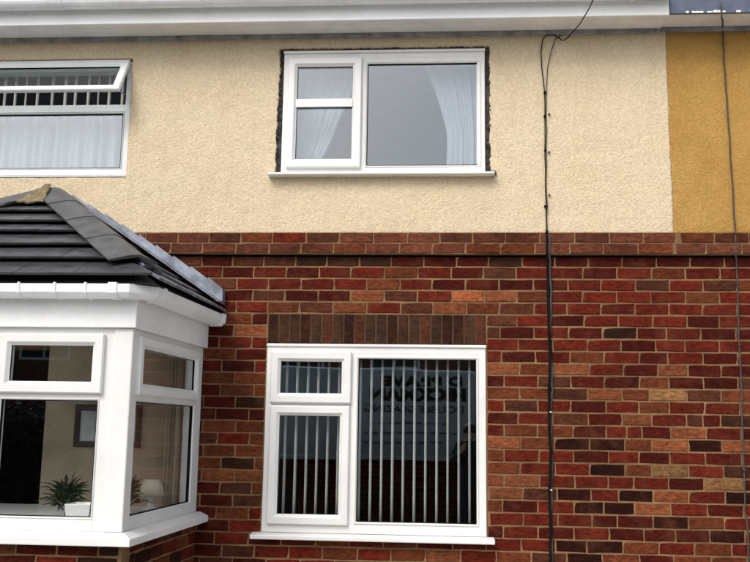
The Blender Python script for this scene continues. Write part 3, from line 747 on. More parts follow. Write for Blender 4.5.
# roof tiles, one by one, each clipped by the hips
def clip(poly, n, d):
    out = []
    for k, p in enumerate(poly):
        q = poly[(k+1) % len(poly)]; a, b = p.dot(n)-d, q.dot(n)-d
        if a >= 0: out.append(p)
        if (a > 0) != (b > 0) and abs(a-b) > 1e-9: out.append(p+(q-p)*(a/(a-b)))
    return out
broof = MB().box(APEX.x-.04, APEX.x+.04, -.05, -.004, APEX.z-.06, APEX.z+.005).build('bay_roof', 'mortar_pale', HA)
ROWS_S = [.0, .30, .53, .75, .94, 1.18, 1.415, 1.66]
def tile_face(e0, e1, hips, gauge, lift_h=.046, tm='lead'):
    """e0->e1 eave line; tiles laid in courses down from the apex"""
    ed = (e1-e0).normalized(); foot = e0+ed*((APEX-e0).dot(ed)); dn = (foot-APEX); SL = dn.length; dn.normalize()
    nrm = ed.cross(-dn); nrm = nrm if nrm.z > 0 else -nrm
    sc = SL/1.64
    rows = [s*sc for s in gauge]
    for k in range(len(rows)-1):
        s0, s1 = rows[k]-.06, rows[k+1]
        x = -2.2+(.165 if k % 2 else 0)
        while x < 2.2:
            poly = [ed*a+dn*s for a, s in ((x+.0008, s0), (x+.3292, s0), (x+.3292, s1), (x+.0008, s1))]
            for h in hips:
                d = (h-APEX); n = d.cross(nrm).normalized(); ctr = (e0+e1)/2-APEX
                if n.dot(ctr) < 0: n = -n
                poly = clip(poly, n, .012 if rows[k+1] > .88*SL else .085)
                if len(poly) < 3: break
            poly = clip(poly, dn, .05) if len(poly) > 2 else poly
            if len(poly) > 2:
                def lift(p): t = (p.dot(dn)-s0)/(s1-s0); return APEX+p+nrm*(.004+lift_h*max(0, t))+nrm*jl
                jl = rnd.uniform(-.0015, .0015)
                top = [lift(p) for p in poly]; bot = [p-nrm*.016 for p in top]; n = len(top)
                MB().add(top+bot, [tuple(range(n)), tuple(range(2*n-1, n-1, -1))]+[(i, i+n, (i+1) % n+n, (i+1) % n) for i in range(n)]).build('roof_tile', tm, broof, bevel=.003)
            x += .33
tile_face(EFL, EFR, [EFL, EFR], ROWS_S)
tile_face(EFR, EWR, [EFR, EWR], [.0, .22, .44, .66, .88, 1.08, 1.27, 1.46, 1.655], lift_h=.024, tm='tile_skylit')
tile_face(EWL, EFL, [EFL, EWL], [.0, .30, .56, .82, 1.08, 1.36, 1.66])
# hip tiles: angled caps lapped down each hip
def hip(corner, n_t, other_front, side_pt):
    d = (corner-APEX); L = d.length; d.normalize()
    nf = (EFR-EFL).cross(APEX-EFL).normalized(); nf = nf if nf.z > 0 else -nf
    ns = (side_pt-corner).cross(APEX-corner).normalized(); ns = ns if ns.z > 0 else -ns
    wf = d.cross(nf).normalized(); ctrf = (EFL+EFR)/2-APEX
    if wf.dot(ctrf) < 0: wf = -wf
    ws = d.cross(ns).normalized(); ctrs = (corner+side_pt)/2-APEX
    if ws.dot(ctrs) < 0: ws = -ws
    up = (nf+ns).normalized()
    for k in range(n_t):
        a, b2 = max(.05, .43*k-.03), .43*(k+1)+.03
        P = []
        for s, l, wd in ((a, .040, .152), (b2, .047, .156)):
            c = APEX+d*s
            crown = c+up*(l+.016)
            f1 = c+wf*wd+nf*(l+.024); s1 = c+ws*wd+ns*(l-.004)
            P.append([f1, c+wf*.03+nf*(l+.022), crown, c+ws*.03+ns*(l+.016), s1, s1-ns*.016, crown-up*.018, f1-nf*.016])
        MB().extrude(P, 0, 0).build('hip_tile', 'hip', broof, bevel=.004)
    return d, up
hip(EFR, 4, EFL, EWR); hip(EFL, 4, EFR, EWL)
# mortar at the apex where the hips meet, in a rough Y
ap = MB(); fdn = ((EFL+EFR)/2-APEX).normalized(); nF = Vector((0, fdn.z, -fdn.y)); nF = nF if nF.z > 0 else -nF
pts = []; NA, NS = 8, 10
for j in range(NS+1):
    t = j/NS; sdist = .07+.33*t; hw = .022+.085*t**1.3 if t < .9 else .09
    for i in range(NA+1):
        q = -1+2*i/NA
        pts.append(APEX+Vector((1, 0, 0))*(q*hw+rnd.uniform(-.006, .006))+fdn*(sdist+rnd.uniform(-.008, .008)+.012*q*q)+nF*(.088+rnd.uniform(-.005, .006)-.03*t*(1-abs(q)*.4)))
ap.add(pts, [(j*(NA+1)+i, j*(NA+1)+i+1, (j+1)*(NA+1)+i+1, (j+1)*(NA+1)+i) for j in range(NS) for i in range(NA)])
for cor in (EFR, EFL):
    hd = (cor-APEX).normalized()
    for k in range(14):
        c = APEX+hd*(.0+.009*k)+Vector((0, -.02, .03)); r = .016
        ap.add([(c.x+rnd.uniform(-r, r), c.y+rnd.uniform(-r, r), c.z+rnd.uniform(-r, r)) for _ in range(4)], [(0, 1, 2), (0, 3, 1), (1, 3, 2), (0, 2, 3)])
ap.build('apex_mortar', 'mortar_pale', broof, solid=.01)
# lead flashing lapped up the wall along the right hand slope
fd = (EWR-APEX); FL = fd.length; fd.normalize(); fup = Vector((-fd.z, 0, fd.x)); fup = fup if fup.z > 0 else -fup
nS = (EWR-EFR).cross(APEX-EFR).normalized(); nS = nS if nS.z > 0 else -nS
NFL = 10
for k in range(1, NFL):
    t0, t1 = k/NFL, (k+1)/NFL+.03
    P = []
    for t, kk in ((t0, k), (min(t1, .985), k+.9)):
        c = APEX+fd*(FL*t)
        hh = .012+.095*t+(.014 if kk == k else -.006)*min(1, t*3)
        yo = -.062-.002*k
        lo, hi = c+nS*.045, c+nS*.045+Vector((0, 0, hh*1.02))
        P.append([(lo.x, yo, lo.z), (hi.x, yo, hi.z), (hi.x, yo+.004, hi.z+.003), (lo.x+.02, yo+.004, lo.z-.02)] if False else
                 [(lo.x, yo-.11, lo.z+.004), (lo.x, yo, lo.z+.016), (hi.x, yo, hi.z), (hi.x, -.003, hi.z), (hi.x, -.003, lo.z), (lo.x, yo-.11, lo.z-.004)])
    MB().extrude(P, 0, 0).build('flashing', 'flash', broof, bevel=.003)
# gutter round the bay with joints and clips
GP = [(.018, 2.285), (.018, 2.335), (.024, 2.335), (.028, 2.29), (.085, 2.283), (.108, 2.30), (.112, 2.342), (.120, 2.342), (.116, 2.296), (.092, 2.272), (.03, 2.27)]
CH = .055
bg_ = MB().sweep([TLs @ Vector((0, 0, 0)), Vector((BAY_XL, BAY_F, 0)), Vector((BAY_XF-CH, BAY_F, 0)), TS @ Vector((CH, 0, 0)), Vector((BAY_XW, -.001, 0))], GP).build('bay_gutter', 'gutter', HA, bevel=.002)
def gutter_collar(T, x, w=.03):
    b = MB(); e = .005
    ys = [(-.016, 2.266), (-.094, 2.267), (-.121, 2.292), (-.126, 2.349), (-.104, 2.349), (-.100, 2.345), (-.03, 2.30), (-.016, 2.30)]
    P = [[tuple(T @ Vector((xx, y, z))) for y, z in ys] for xx in (x-w/2, x+w/2)]
    return b.extrude(P, 0, 0).build('gutter_clip', 'gutter', bg_, bevel=.002)
for xx in (FW-.25, FW-.62, FW-.42, FW-1.5, .3): gutter_collar(TF, xx, .013)
gutter_collar(TS, .10, .05); gutter_collar(TF, FW-.10, .05); gutter_collar(TS, SLEN-.02, .03); gutter_collar(TS, SLEN-.065, .016)

# ------------------------------------------------------------------ cables
def px_wall(px, py, Y=-.012):
    d = _f+(px-375)/900*_r-(py-281)/900*_u; t = (Y-CAM.y)/d.y
    return CAM+d*t
def wiggle(pts, n=6, amp=.003, seed=1):
    r = random.Random(seed); out = []
    for a, b in zip(pts, pts[1:]):
        for k in range(n):
            t = k/n; p = a.lerp(b, t); out.append(p+Vector((r.uniform(-amp, amp), 0, 0)))
    return out+[pts[-1]]
c1 = [px_wall(*q) for q in ((596, -10, -.41), (593, 0, -.40), (589, 9, -.36), (583, 19, -.29), (580, 24, -.25), (571, 34, -.12), (566, 39.5, -.06), (562, 40.5, -.03), (558, 37, -.03), (553, 35, -.03), (546, 35.5, -.028), (542.5, 40, -.026), (541, 52, -.026), (541.5, 66, -.024), (543.5, 82, -.026), (544.5, 92, -.026))]
c1 += wiggle([px_wall(*q) for q in ((545, 100, -.026), (545, 140, -.026), (545.6, 180, -.026), (546.3, 228, -.03), (547, 236, -.05), (547.4, 254, -.05), (548, 262, -.018))], 4, .002, 3)[0:]
c1 += wiggle([px_wall(*q) for q in ((548.6, 290, -.012), (550, 345, -.012), (549.4, 400, -.012), (550.6, 450, -.012), (550, 500, -.012), (550.6, 545, -.012), (551, 600, -.012), (552, 680, -.012))], 5, .004, 4)
cb = MB().tube([p for p in c1], [.0037 if p.z > 2.93 else .0105 for p in c1], 8).build('cable', 'cable', smooth=True)
tag(cb, 'thick black cable running down the brickwork beside the ground floor window', 'cable')
def clip_on(cable, px, py, Y, m='clip', s=.008):
    p = px_wall(px, py, Y); MB().box(p.x-s, p.x+s, p.y-.004, p.y+.022, p.z-s*.8, p.z+s*.8).build('cable_clip', m, cable, bevel=.002)
for q in ((550.6, 412, -.026), (551.3, 490, -.026)): clip_on(cb, *q, s=.006)
for q in ((545, 92, -.034), (545, 116, -.034), (545.6, 150, -.034), (545.6, 206, -.034)): clip_on(cb, *q, m='cable', s=.008)
c2 = [px_wall(*q) for q in ((566, 32, -.02), (560, 36, -.02), (555, 40, -.022), (551, 52, -.022), (547.5, 68, -.022), (546.5, 86, -.022), (546.2, 100, -.022))]
c2 += wiggle([px_wall(*q) for q in ((546.2, 116, -.022), (546.4, 180, -.022), (547.2, 230, -.03), (549.6, 238, -.05), (549.6, 254, -.05), (550, 264, -.018), (551.2, 300, -.009), (549.6, 340, -.009), (551.8, 372, -.009), (552.2, 390, -.009), (549.8, 412, -.009), (551.8, 450, -.009), (551.3, 520, -.009), (552, 600, -.009), (553, 680, -.009))], 4, .004, 8)
cc = MB().tube(c2, [.003 if p.z > 2.93 else .008 for p in c2], 8).build('cable', 'cable_old', smooth=True)
tag(cc, 'thinner weathered cable twisting alongside the thick black cable', 'cable')
for px, py in ((549.3, 114), (549.2, 152), (549.5, 195)): clip_on(cc, px, py, -.026, m='cable_old', s=.006)
c3 = wiggle([px_wall(*q) for q in ((720.5, 4, -.28), (722, 17, -.275), (722.5, 22, -.2), (722.8, 28, -.03), (724, 60, -.026), (727.5, 110, -.026), (731.5, 170, -.026), (735, 230, -.03), (735.6, 236, -.046), (736, 254, -.046), (736.6, 262, -.012), (738.5, 320, -.008), (741, 390, -.008), (743, 440, -.008), (744.6, 480, -.008), (745, 512, -.008), (747.5, 526, -.008), (748.5, 550, -.008), (750, 600, -.008))], 4, .0025, 12)
cd = MB().tube(c3, .0055, 8).build('cable', 'cable_old', smooth=True)
tag(cd, 'thin dark cable hanging down the ochre wall near the right edge', 'cable')
for px, py in ((735, 224), (739.4, 345), (744.4, 470)): clip_on(cd, px, py, -.02, m='cable_old', s=.006)

# ------------------------------------------------------------------ curtains and blinds
def drape(name, z0, z1, edges, y, folds, amp, m, label, cat, nx=60, nz=24, solid=.0, seed=0):
    """a hanging sheet: edges(z) gives its left and right limit, folds gather with its width"""
    r = random.Random(seed); ph = [r.uniform(0, 6.3) for _ in range(4)]; b = MB(); vs = []; fs = []
    for j in range(nz+1):
        z = z1+(z0-z1)*j/nz; xa, xb = edges(z)
        for i in range(nx+1):
            t = i/nx; d = math.sin(t*folds*6.283+ph[0]+.5*math.sin(z*3)+1.6*math.sin(t*9.1+ph[2])+.9*math.sin(t*23+ph[3]))*(.55+.3*math.sin(t*17+ph[1]))+math.sin(t*folds*13.1+ph[1])*.3
            vs.append((xa+(xb-xa)*t, y+amp*d, z))
    for j in range(nz):
        for i in range(nx): a = j*(nx+1)+i; fs.append((a, a+1, a+nx+2, a+nx+1))
    b.add(vs, fs); o = b.build(name, m, smooth=True); tag(o, label, cat); return o
def lin(z, pts):
    if z >= pts[0][0]: return pts[0][1]
    for (za, a), (zb, b2) in zip(pts, pts[1:]):
        if z >= zb: t = (za-z)/(za-zb); return a+(b2-a)*t
    return pts[-1][1]
drape('net_curtain', 3.36, 4.24, lambda z: (-1.07, lin(z, [(4.2, -.56), (4.05, -.60), (3.82, -.70), (3.6, -.78), (3.45, -.86), (3.36, -.88)])), .15, 7, .012, 'net',
      'white net curtain drawn back behind the left sash of the ragged-edged upper window', 'curtain', seed=3)
drape('net_curtain', 3.36, 4.24, lambda z: (lin(z, [(4.2, -.11), (4.05, -.035), (3.88, .02), (3.70, .065), (3.6, .07), (3.36, .06)]), .31), .15, 6, .012, 'net',
      'white net curtain tied back at the right of the ragged-edged upper window', 'curtain', seed=4)
drape('net_curtain', 3.36, 3.845, lambda z: (-3.64, -2.235), .14, 12, .03, 'net',
      'full width white net curtain behind the upper window with the open top light', 'curtain', nx=220, seed=5)
# strip blind of the left window, seen in the gap of the open light
def vertical_blind(name, x0, x1, z0, z1, y, step, ang, wd, label, m='blind', jit=3., sj=.03):
    o = empty(name, ((x0+x1)/2, y, z0), label, 'blind')
    MB().box(x0-.03, x1+.03, y-.02, y+.02, z1, z1+.035).build('head_rail', 'upvc', o, bevel=.003)
    x = x0; k = 0
    while x <= x1:
        a = math.radians(ang+rnd.uniform(-jit, jit)); dx, dy = math.sin(a)*wd/2, math.cos(a)*wd/2
        n = 6; vs = []; fs = []
        for j in range(n+1):
            z = z0+(z1-z0)*j/n; tw = .06*math.sin(j*.9+k)*.3
            for t in (-1, 0, 1): vs.append((x+dx*t*(1+tw)+(.004 if t == 0 else 0)*math.cos(a), y+dy*t, z))
        for j in range(n):
            for q in range(2): i = j*3+q; fs.append((i, i+1, i+4, i+3))
        MB().add(vs, fs).build('slat', m, o, solid=.0012, smooth=True)
        MB().box(x-dx*.9-.003, x+dx*.9+.003, y-abs(dy)*.9, y+abs(dy)*.9, z0-.012, z0-.001).build('slat_weight', 'upvc', o)
        x += step*rnd.uniform(1-sj, 1+sj); k += 1
    return o
vertical_blind('vertical_blind', -1.10, .30, .955, 2.09, .10, .0735, 40, .025, 'cream vertical blind turned open behind the ground floor window')
vertical_blind('vertical_blind', -3.6, -2.27, 3.86, 4.14, .10, .085, 30, .024, 'strip blind hanging in the gap of the open top light', jit=24, sj=.38)

# ------------------------------------------------------------------ things inside the bay
MB().box(BAY_XL+.1, BAY_XF-.1, BAY_F+.105, -.052, 1.035, 1.06).build('bounce_board', 'upvc', HA, bevel=.004)  # board stretched over the whole bay, white to bounce light onto the wall
pt = empty('flower_pot', (-1.96, -1.06, 1.06), 'white square flower pot on the white bounce board in the bay', 'pot')
pb = MB(); s0, s1, h = .062, .074, .10
pb.add([(-1.96+sx*s0, -1.06+sy*s0, 1.061) for sx, sy in ((-1, -1), (1, -1), (1, 1), (-1, 1))]+[(-1.96+sx*s1, -1.06+sy*s1, 1.061+h) for sx, sy in ((-1, -1), (1, -1), (1, 1), (-1, 1))]
       + [(-1.96+sx*(s1-.008), -1.06+sy*(s1-.008), 1.061+h) for sx, sy in ((-1, -1), (1, -1), (1, 1), (-1, 1))]+[(-1.96+sx*(s0-.004), -1.06+sy*(s0-.004), 1.061+h-.02) for sx, sy in ((-1, -1), (1, -1), (1, 1), (-1, 1))],
       [(3, 2, 1, 0)]+[(a+k, a+(k+1) % 4, a+4+(k+1) % 4, a+4+k) for a in (0, 4, 8) for k in range(4)]+[(12, 13, 14, 15)]).build('pot', 'ceramic', pt, bevel=.004)
def leafy(name, c, n, r, h, label):
    o = empty(name, c, label, 'plant'); lf = MB()
    for k in range(n):
        a = rnd.uniform(0, 6.28); el = rnd.uniform(.2, 1.3); L = rnd.uniform(.6, 1)*r
        d = Vector((math.cos(a)*math.cos(el), math.sin(a)*math.cos(el), math.sin(el))); s = d.cross(Vector((0, 0, 1))).normalized()*L*.075
        p = Vector(c)+Vector((0, 0, h*rnd.uniform(.2, .7)))+d*L*.15; q = p+d*L*.55+Vector((0, 0, .01)); e = p+d*L-Vector((0, 0, L*.2))
        lf.add([p, q+s, e, q-s, q+Vector((0, 0, -.008))], [(0, 1, 4), (1, 2, 4), (2, 3, 4), (3, 0, 4)])
    lf.build('foliage', 'leaf', o); MB().tube([Vector(c), Vector(c)+Vector((.004, 0, h*.4)), Vector(c)+Vector((-.004, .004, h*.8))], .005, 6).build('stem', 'wood_dark', o)
    return o
leafy('house_plant', (-2.10, -.95, 1.066), 130, .17, .17, 'small dark leafy house plant left of the white pot in the bay')
leafy('house_plant', (-1.86, -.62, 1.061), 120, .15, .18, 'dark leafy plant seen through the side pane of the bay')
lp = empty('table_lamp', (-1.80, -.34, 1.061), 'small cream table lamp behind the side pane of the bay', 'lamp')
MB().lathe([(.055, 0), (.058, .012), (.02, .03), (.016, .07), (.03, .09), (.014, .11)], (-1.80, -.34, 1.061), 18).build('lamp_base', 'ceramic', lp, smooth=True)
MB().lathe([(.085, .095), (.05, .19), (.048, .19), (.083, .095)], (-1.80, -.34, 1.061), 22).build('lamp_shade', 'shade', lp, smooth=True)
pf = empty('framed_picture', (-2.2, -.051, 1.55), 'dark framed picture on the beige wall seen through the bay window', 'picture')
px0, px1, pz0, pz1 = -2.44, -1.98, 1.44, 1.72
MB().ring(px0, px1, pz0, pz1, [(0, -.0505), (0, -.07), (.01, -.075), (.036, -.07), (.04, -.0505)]).build('picture_frame', 'wood_dark', pf, bevel=.002)
MB().box(px0+.036, px1-.036, -.058, -.0508, pz0+.036, pz1-.036).build('print', 'picture', pf)
drape('curtain', 1.05, 2.18, lambda z: (-1.80, -1.70), -.12, 3, .03, 'curtain', 'narrow beige curtain hanging at the wall end of the bay', 'curtain', nx=30, seed=8)

# ------------------------------------------------------------------ across the garden and the street (seen in the panes)
M['gwall'] = brick_mat('garden_brick', True)
gw = BrickMass()
for i in range(13):
    x = -4.2+(.1125 if i % 2 else 0)
    while x < 9: gw.put(x, x+.225, .04+COURSE*(i+.5), rnd.choice('dDsvd'), y=0, T=Matrix.Translation((0, -8.30, 0)) @ Matrix.Rotation(math.pi, 4, 'Z') @ Matrix.Translation((-4.8, 0, 0))); x += .225
gr = empty('garden_wall', (2.3, -8.35, 0), 'low dark brick garden wall with stone coping along the pavement', 'wall')
MB().box(-4.2, 9.0, -8.42, -8.305, 0, 1.09).build('wall_core', 'mortar', gr)
gw.build('wall_bricks', gr); MB().box(-4.22, 9.02, -8.45, -8.27, 1.091, 1.15).build('coping', 'kerb', gr, bevel=.01)
hb = MB(); core = MB().box(-9.8, -4.45, -8.42, -7.9, 0, 1.62)
for k in range(9000):
    x, y, z = rnd.uniform(-10, -4.3), rnd.uniform(-8.5, -7.75), rnd.uniform(.02, 1.85)
    if min(y+8.5, -7.75-y, 1.85-z, x+10, -4.3-x) > .16: y = -7.75-rnd.random()**2*.14
    z += .06*math.sin(x*2.3)
    a = Vector((rnd.gauss(0, 1), rnd.gauss(0, 1), rnd.gauss(0, 1))).normalized()*.045; b2 = a.cross(Vector((rnd.gauss(0, 1), rnd.gauss(0, 1), rnd.gauss(0, 1)))).normalized()*.02; p = Vector((x, y, z))
    hb.add([p-a, p+b2, p+a, p-b2], [(0, 1, 2, 3)])
hg = empty('privet_hedge', (-7, -8.1, 0), 'dark green clipped privet hedge beside the garden wall', 'hedge')
hb.build('foliage', 'leaf', hg); core.build('branches', 'wood_dark', hg)
# sign-written van at the kerb
M['van'] = mat('white_van_paint', (.40, .47, .51, 1), .35, .08, 2.)
M['vandark'] = mat('van_dark_trim', (.02, .02, .022, 1), .5, .1)
M['letters'] = mat('black_vinyl_letters', (.012, .008, .01, 1), .4, .1)
M['chrome'] = mat('wheel_steel', (.4, .4, .42, 1), .35, .1, metal=.8)
M['lampglass'] = mat('headlamp_glass', (.7, .72, .75, 1), .15, .05)
VY = -9.12
van = empty('parked_van', (-.1, VY-1, -.12), 'white sign-written van parked at the kerb, reflected in the ground floor window', 'van')
prof = [(-2.75, .32), (2.55, .32), (3.0, .36), (3.06, .55), (3.02, .98), (2.86, 1.12), (2.2, 1.28), (1.55, 2.22), (1.35, 2.42), (1.05, 2.55), (-2.6, 2.62), (-2.72, 2.52), (-2.78, 1.2)]
vb = MB(); P0, P1, P2, P3 = [], [], [], []
def vsec(y, s): return [(x*s+(1-s)*.1, y, .32+(z-.32)*s) for x, z in prof]
secsv = [vsec(VY-.0-.05, .97), vsec(VY-.0, 1.0) if False else vsec(VY-.0, .995), vsec(VY-1.95, .995), vsec(VY-2.0, .97)]
n = len(prof); vs = [p for s in secsv for p in s]; fs = [tuple(range(n)), tuple(range(4*n-1, 3*n-1, -1))]
secsv[0] = vsec(VY+.0, .97)
for a in range(3):
    for k in range(n): k2 = (k+1) % n; fs.append((a*n+k, a*n+k2, (a+1)*n+k2, (a+1)*n+k))
vs = [p for s in (vsec(VY, .985), vsec(VY-.05, 1.), vsec(VY-1.95, 1.), vsec(VY-2., .985)) for p in s]
vb.add(vs, fs).build('body', 'van', van, bevel=.02)
MB().box(-2.7, 2.5, VY-1.99, VY+.012, .34, .62).build('side_moulding', 'vandark', van, bevel=.02)
for yy in (VY+.004, VY-2.006):
    MB().add([(1.05, yy, 1.5), (2.0, yy, 1.38), (1.5, yy, 2.18), (1.05, yy, 2.2), (1.05, yy+.004, 1.5), (2.0, yy+.004, 1.38), (1.5, yy+.004, 2.18), (1.05, yy+.004, 2.2)],
             [(0, 1, 2, 3), (7, 6, 5, 4), (0, 4, 5, 1), (1, 5, 6, 2), (2, 6, 7, 3), (3, 7, 4, 0)]).build('side_window', 'vandark', van)
MB().add([(2.26, VY-.12, 1.30), (2.26, VY-1.88, 1.30), (1.60, VY-1.78, 2.24), (1.60, VY-.22, 2.24)], [(0, 1, 2, 3)]).build('windscreen', 'vandark', van, solid=.01)
for yy in (VY-.25, VY-1.75): MB().box(2.96, 3.07, yy-.16, yy+.16, .72, .92).build('headlight', 'lampglass', van, bevel=.03)
for xx in (-1.75, 2.05):
    for yy in (VY-.02, VY-1.80):
        w = MB(); r = MB()
        for b, R0, R1, y0, y1 in ((w, .33, .2, yy-.19, yy+.02), (r, .2, .05, yy-.17, yy+.005)):
            vs = []; fs = []; S = 24
            for q, (rr, y2) in enumerate(((R1, y0), (R0, y0), (R0, y1), (R1, y1))):
                for k in range(S): t = 6.2832*k/S; vs.append((xx+rr*math.cos(t), y2, .21+rr*math.sin(t)))
            for q in range(4):
                for k in range(S): fs.append((q*S+k, q*S+(k+1) % S, ((q+1) % 4)*S+(k+1) % S, ((q+1) % 4)*S+k))
            b.add(vs, fs)
        wh = w.build('wheel', 'vandark', van, bevel=.01); r.build('rim', 'chrome', wh)
def lettering(text, x_right, z, width, size, off=.0):
    """lettering on the van side facing the house; its first letter stands at x_right"""
    c = bpy.data.curves.new('lettering', 'FONT'); c.body = text; c.size = size; c.offset = off; c.extrude = .002; c.align_x = 'LEFT'
    t = bpy.data.objects.new('lettering', c); COL.objects.link(t); bpy.context.view_layer.update()
    me = bpy.data.meshes.new_from_object(t.evaluated_get(bpy.context.evaluated_depsgraph_get())); bpy.data.objects.remove(t)
    w = max(v.co.x for v in me.vertices)-min(v.co.x for v in me.vertices); k = width/w; x0 = min(v.co.x for v in me.vertices)
    for v in me.vertices: v.co = Vector((x_right-(v.co.x-x0)*k, VY+.004-v.co.z*0+v.co.z, z+v.co.y))
    me.materials.append(M['letters']); o = bpy.data.objects.new('lettering', me); COL.objects.link(o); attach(o, van); return o
lettering('D BRAVE', .44, 2.30, 1.36, .205, .012)
lettering('HICKMAN', .50, 2.06, 1.62, .27, .018)
lettering('DOUBLE GLAZING', .46, 1.86, 1.66, .16, .002)
for k, (s, w) in enumerate((('windows doors conservatories', 1.5), ('porches fascias soffits', 1.3))): pass
for z, xa, xb in ((1.66, -1.1, .25), (1.50, -1.2, .3), (1.34, -1.2, .1)):
    x = xa
    b = MB()
    while x < xb:
        w = rnd.uniform(.05, .22); b.box(x, x+w, VY+.001, VY+.005, z, z+.032); x += w+.06
    b.build('small_print', 'blue', van)
# houses over the road
M['hbrick'] = mat('far_brick', (.16, .075, .055, 1), .9, .3, 3., .4, 20.)
M['hroof'] = mat('far_roof_tile', (.06, .05, .048, 1), .8, .3, 4., .3, 20.)
M['hdoor'] = mat('far_door_paint', (.05, .06, .09, 1), .5, .1)
def far_house(x0, w, label, doorleft):
    yf = -21.; h = empty('opposite_house', (x0+w/2, yf-3.5, -.02), label, 'house', 'houses across the street')
    MB().box(x0, x0+w, yf-7, yf, -.1, 5.0).build('wall', 'hbrick', h)
    r = MB(); r.add([(x0, yf+.3, 4.9), (x0+w, yf+.3, 4.9), (x0+w, yf-3.5, 7.2), (x0, yf-3.5, 7.2), (x0, yf-7.3, 4.9), (x0+w, yf-7.3, 4.9)],
                    [(0, 1, 2, 3), (3, 2, 5, 4), (0, 3, 4), (1, 5, 2), (0, 4, 5, 1)]); ro = r.build('roof', 'hroof', h)
    MB().box(x0+w/2-.3, x0+w/2+.3, yf-3.9, yf-3.1, 6.7, 8.1).build('chimney', 'hbrick', ro)
    for a, b, c, d in ((.6, 2.1, .9, 2.1), (.6, 2.1, 3.3, 4.4), (w-2.1, w-.6, 3.3, 4.4)):
        wf = MB().ring(x0+a, x0+b, c, d, [(0, yf-.05), (0, yf+.03), (.07, yf+.03), (.07, yf-.05)]).build('window', 'upvc', h)
        MB().box(x0+a+.07, x0+b-.07, yf+.001, yf+.006, c+.07, d-.07).build('pane', 'lampglass' if False else 'vandark', wf)
        MB().box((x0+a+x0+b)/2-.03, (x0+a+x0+b)/2+.03, yf+.0065, yf+.028, c+.07, d-.07).build('glazing_bar', 'upvc', wf)
    dr = MB().box(x0+w-1.6, x0+w-.7, yf-.02, yf+.02, 0, 2.05).build('door', 'hdoor', h); MB().box(x0+w-1.52, x0+w-1.48, yf+.021, yf+.06, 1., 1.1).build('handle', 'chrome', dr)
far_house(-23., 6.6, 'leftmost brick house across the street', 0)
far_house(-16.2, 6.6, 'brick house across the street, second from the left', 0)
far_house(-9.4, 6.6, 'brick house across the street, third from the left', 0)
far_house(-2.6, 6.6, 'brick house across the street, straight behind the van', 0)
far_house(4.2, 6.6, 'rightmost brick house across the street', 0)

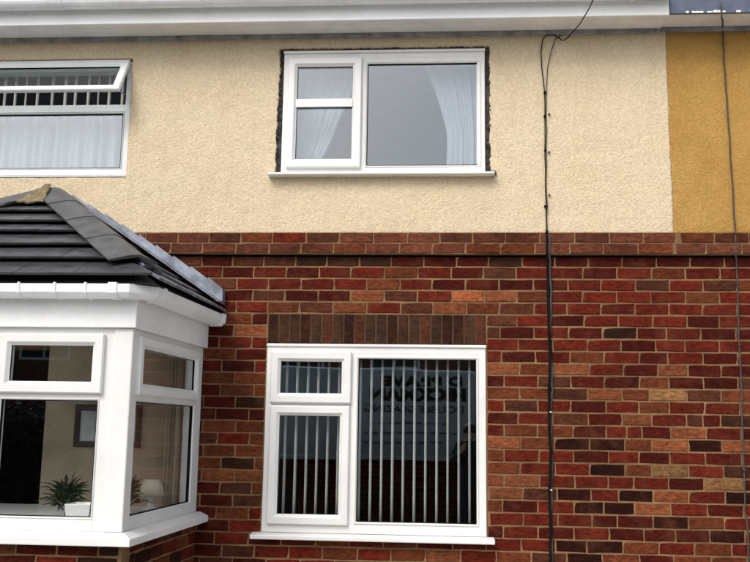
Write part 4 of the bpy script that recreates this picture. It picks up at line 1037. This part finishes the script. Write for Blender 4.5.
# ------------------------------------------------------------------ the photographer, reflected in the big pane
M['jacket'] = mat('black_jacket', (.012, .012, .014, 1), .8, .2)
M['skin'] = mat('skin', (.42, .26, .19, 1), .6, .05)
M['hair'] = mat('dark_hair', (.02, .014, .01, 1), .6, .2)
def person():
    px_, py_ = .46, -6.42
    J = dict(pel=(0, 0, .92), sp=(0, .0, 1.12), ch=(0, .01, 1.30), nk=(0, .0, 1.43), hb=(0, .01, 1.47), hd=(0, .02, 1.55), tp=(0, .01, 1.62),
             sl=(-.18, .0, 1.37), sr=(.18, .0, 1.37), el=(-.25, .13, 1.17), er=(.25, .13, 1.17), wl=(-.13, .33, 1.31), wr=(.13, .33, 1.31),
             hl=(-.095, .06, .88), hr=(.095, .06, .88), kl=(-.11, .02, .49), kr=(.11, .02, .49), al=(-.12, -.02, .09), ar=(.12, -.02, .09), tl=(-.13, .14, .035), tr=(.13, .14, .035))
    Rr = dict(pel=.145, sp=.14, ch=.155, nk=.06, hb=.065, hd=.085, tp=.06, sl=.075, sr=.075, el=.052, er=.052, wl=.034, wr=.034, hl=.1, hr=.1, kl=.065, kr=.065, al=.045, ar=.045, tl=.035, tr=.035)
    E_ = [('pel', 'sp'), ('sp', 'ch'), ('ch', 'nk'), ('nk', 'hb'), ('hb', 'hd'), ('hd', 'tp'), ('ch', 'sl'), ('ch', 'sr'), ('sl', 'el'), ('sr', 'er'), ('el', 'wl'), ('er', 'wr'), ('pel', 'hl'), ('pel', 'hr'), ('hl', 'kl'), ('hr', 'kr'), ('kl', 'al'), ('kr', 'ar'), ('al', 'tl'), ('ar', 'tr')]
    ks = list(J); L = Vector((px_, py_, 0))
    # fingers closing on the phone: short chains rooted in each palm
    for s, w in (('l', 'wl'), ('r', 'wr')):
        sg = -1 if s == 'l' else 1; b = Vector(J[w]); pm = 'p'+s; J[pm] = tuple(b+Vector((-sg*.03, .06, .045))); Rr[pm] = .026; E_.append((w, pm)); ks.append(pm)
        for f in range(5):
            o0 = Vector(J[pm])+Vector((0, .012, -.03+.018*f)); ln = (.05, .062, .07, .066, .045)[f]
            a, c = f'{pm}{f}a', f'{pm}{f}b'
            J[a] = tuple(o0+Vector((-sg*.01, ln*.5, .002*f))); J[c] = tuple(o0+Vector((-sg*(.01+ln*.5), ln*.55, .004*f))); Rr[a] = .009; Rr[c] = .008
            ks += [a, c]; E_ += [(pm, a), (a, c)]
    me = bpy.data.meshes.new('person'); me.from_pydata([tuple(Vector(J[k])+L) for k in ks], [(ks.index(a), ks.index(b)) for a, b in E_], [])
    o = bpy.data.objects.new('person', me); COL.objects.link(o)
    sk = o.modifiers.new('skin', 'SKIN'); sk.use_smooth_shade = True
    ss = o.modifiers.new('smooth', 'SUBSURF'); ss.levels = 2; ss.render_levels = 2
    for i, k in enumerate(ks): me.skin_vertices[0].data[i].radius = (Rr[k], Rr[k]*(.72 if k in ('pel', 'sp', 'ch') else 1.)); me.skin_vertices[0].data[i].use_root = (k == 'pel')
    # skin above the collar and beyond the cuffs, black clothes elsewhere
    m, n, l, b = newmat('person_skin_and_clothes'); geo = n.new('ShaderNodeNewGeometry'); sx = n.new('ShaderNodeSeparateXYZ'); l.new(geo.outputs['Position'], sx.inputs[0])
    g1 = n.new('ShaderNodeMath'); g1.operation = 'GREATER_THAN'; g1.inputs[1].default_value = 1.435; l.new(sx.outputs['Z'], g1.inputs[0])
    g2 = n.new('ShaderNodeMath'); g2.operation = 'GREATER_THAN'; g2.inputs[1].default_value = py_+.33; l.new(sx.outputs['Y'], g2.inputs[0])
    mxx = n.new('ShaderNodeMath'); mxx.operation = 'MAXIMUM'; l.new(g1.outputs[0], mxx.inputs[0]); l.new(g2.outputs[0], mxx.inputs[1])
    mi = n.new('ShaderNodeMix'); mi.data_type = 'RGBA'; mi.inputs[6].default_value = (.012, .012, .014, 1); mi.inputs[7].default_value = (.4, .25, .18, 1)
    l.new(mxx.outputs[0], mi.inputs[0]); l.new(mi.outputs[2], b.inputs['Base Color']); b.inputs['Roughness'].default_value = .7
    me.materials.append(m); tag(o, 'person in black jacket holding up a phone, reflected at the right of the big pane', 'person')
    hm = MB(); c = L+Vector((0, -.012, 1.575))
    hm.lathe([(.098, -.03), (.104, .0), (.1, .04), (.075, .08), (.04, .1), (.004, .106)], c, 18).build('hair', 'hair', o, smooth=True)
    fc = MB(); fc.add([(L.x-.012, L.y+.098, 1.545), (L.x+.012, L.y+.098, 1.545), (L.x, L.y+.125, 1.532), (L.x, L.y+.096, 1.572), (L.x, L.y+.1, 1.525)], [(0, 2, 3), (3, 2, 1), (0, 4, 2), (4, 1, 2)]).build('nose', 'skin', o)
    for s in (-1, 1): MB().lathe([(.001, -.008), (.009, -.004), (.009, .004), (.001, .008)], (L.x+s*.034, L.y+.092, 1.562), 8).build('eye', 'hair', o)
    MB().box(L.x-.024, L.x+.024, L.y+.088, L.y+.096, 1.502, 1.509).build('mouth', 'jacket', o)
    for s in (-1, 1): MB().lathe([(.004, -.03), (.014, -.015), (.018, .01), (.006, .028)], (L.x+s*.092, L.y+.01, 1.545), 8).build('ear', 'skin', o)
    ph = MB().box(L.x-.075, L.x+.075, L.y+.41, L.y+.42, 1.335, 1.41).build('mobile_phone', 'vandark', bevel=.004); tag(ph, 'black mobile phone held up by the person in black', 'phone')
person()
print('bricks', counts)
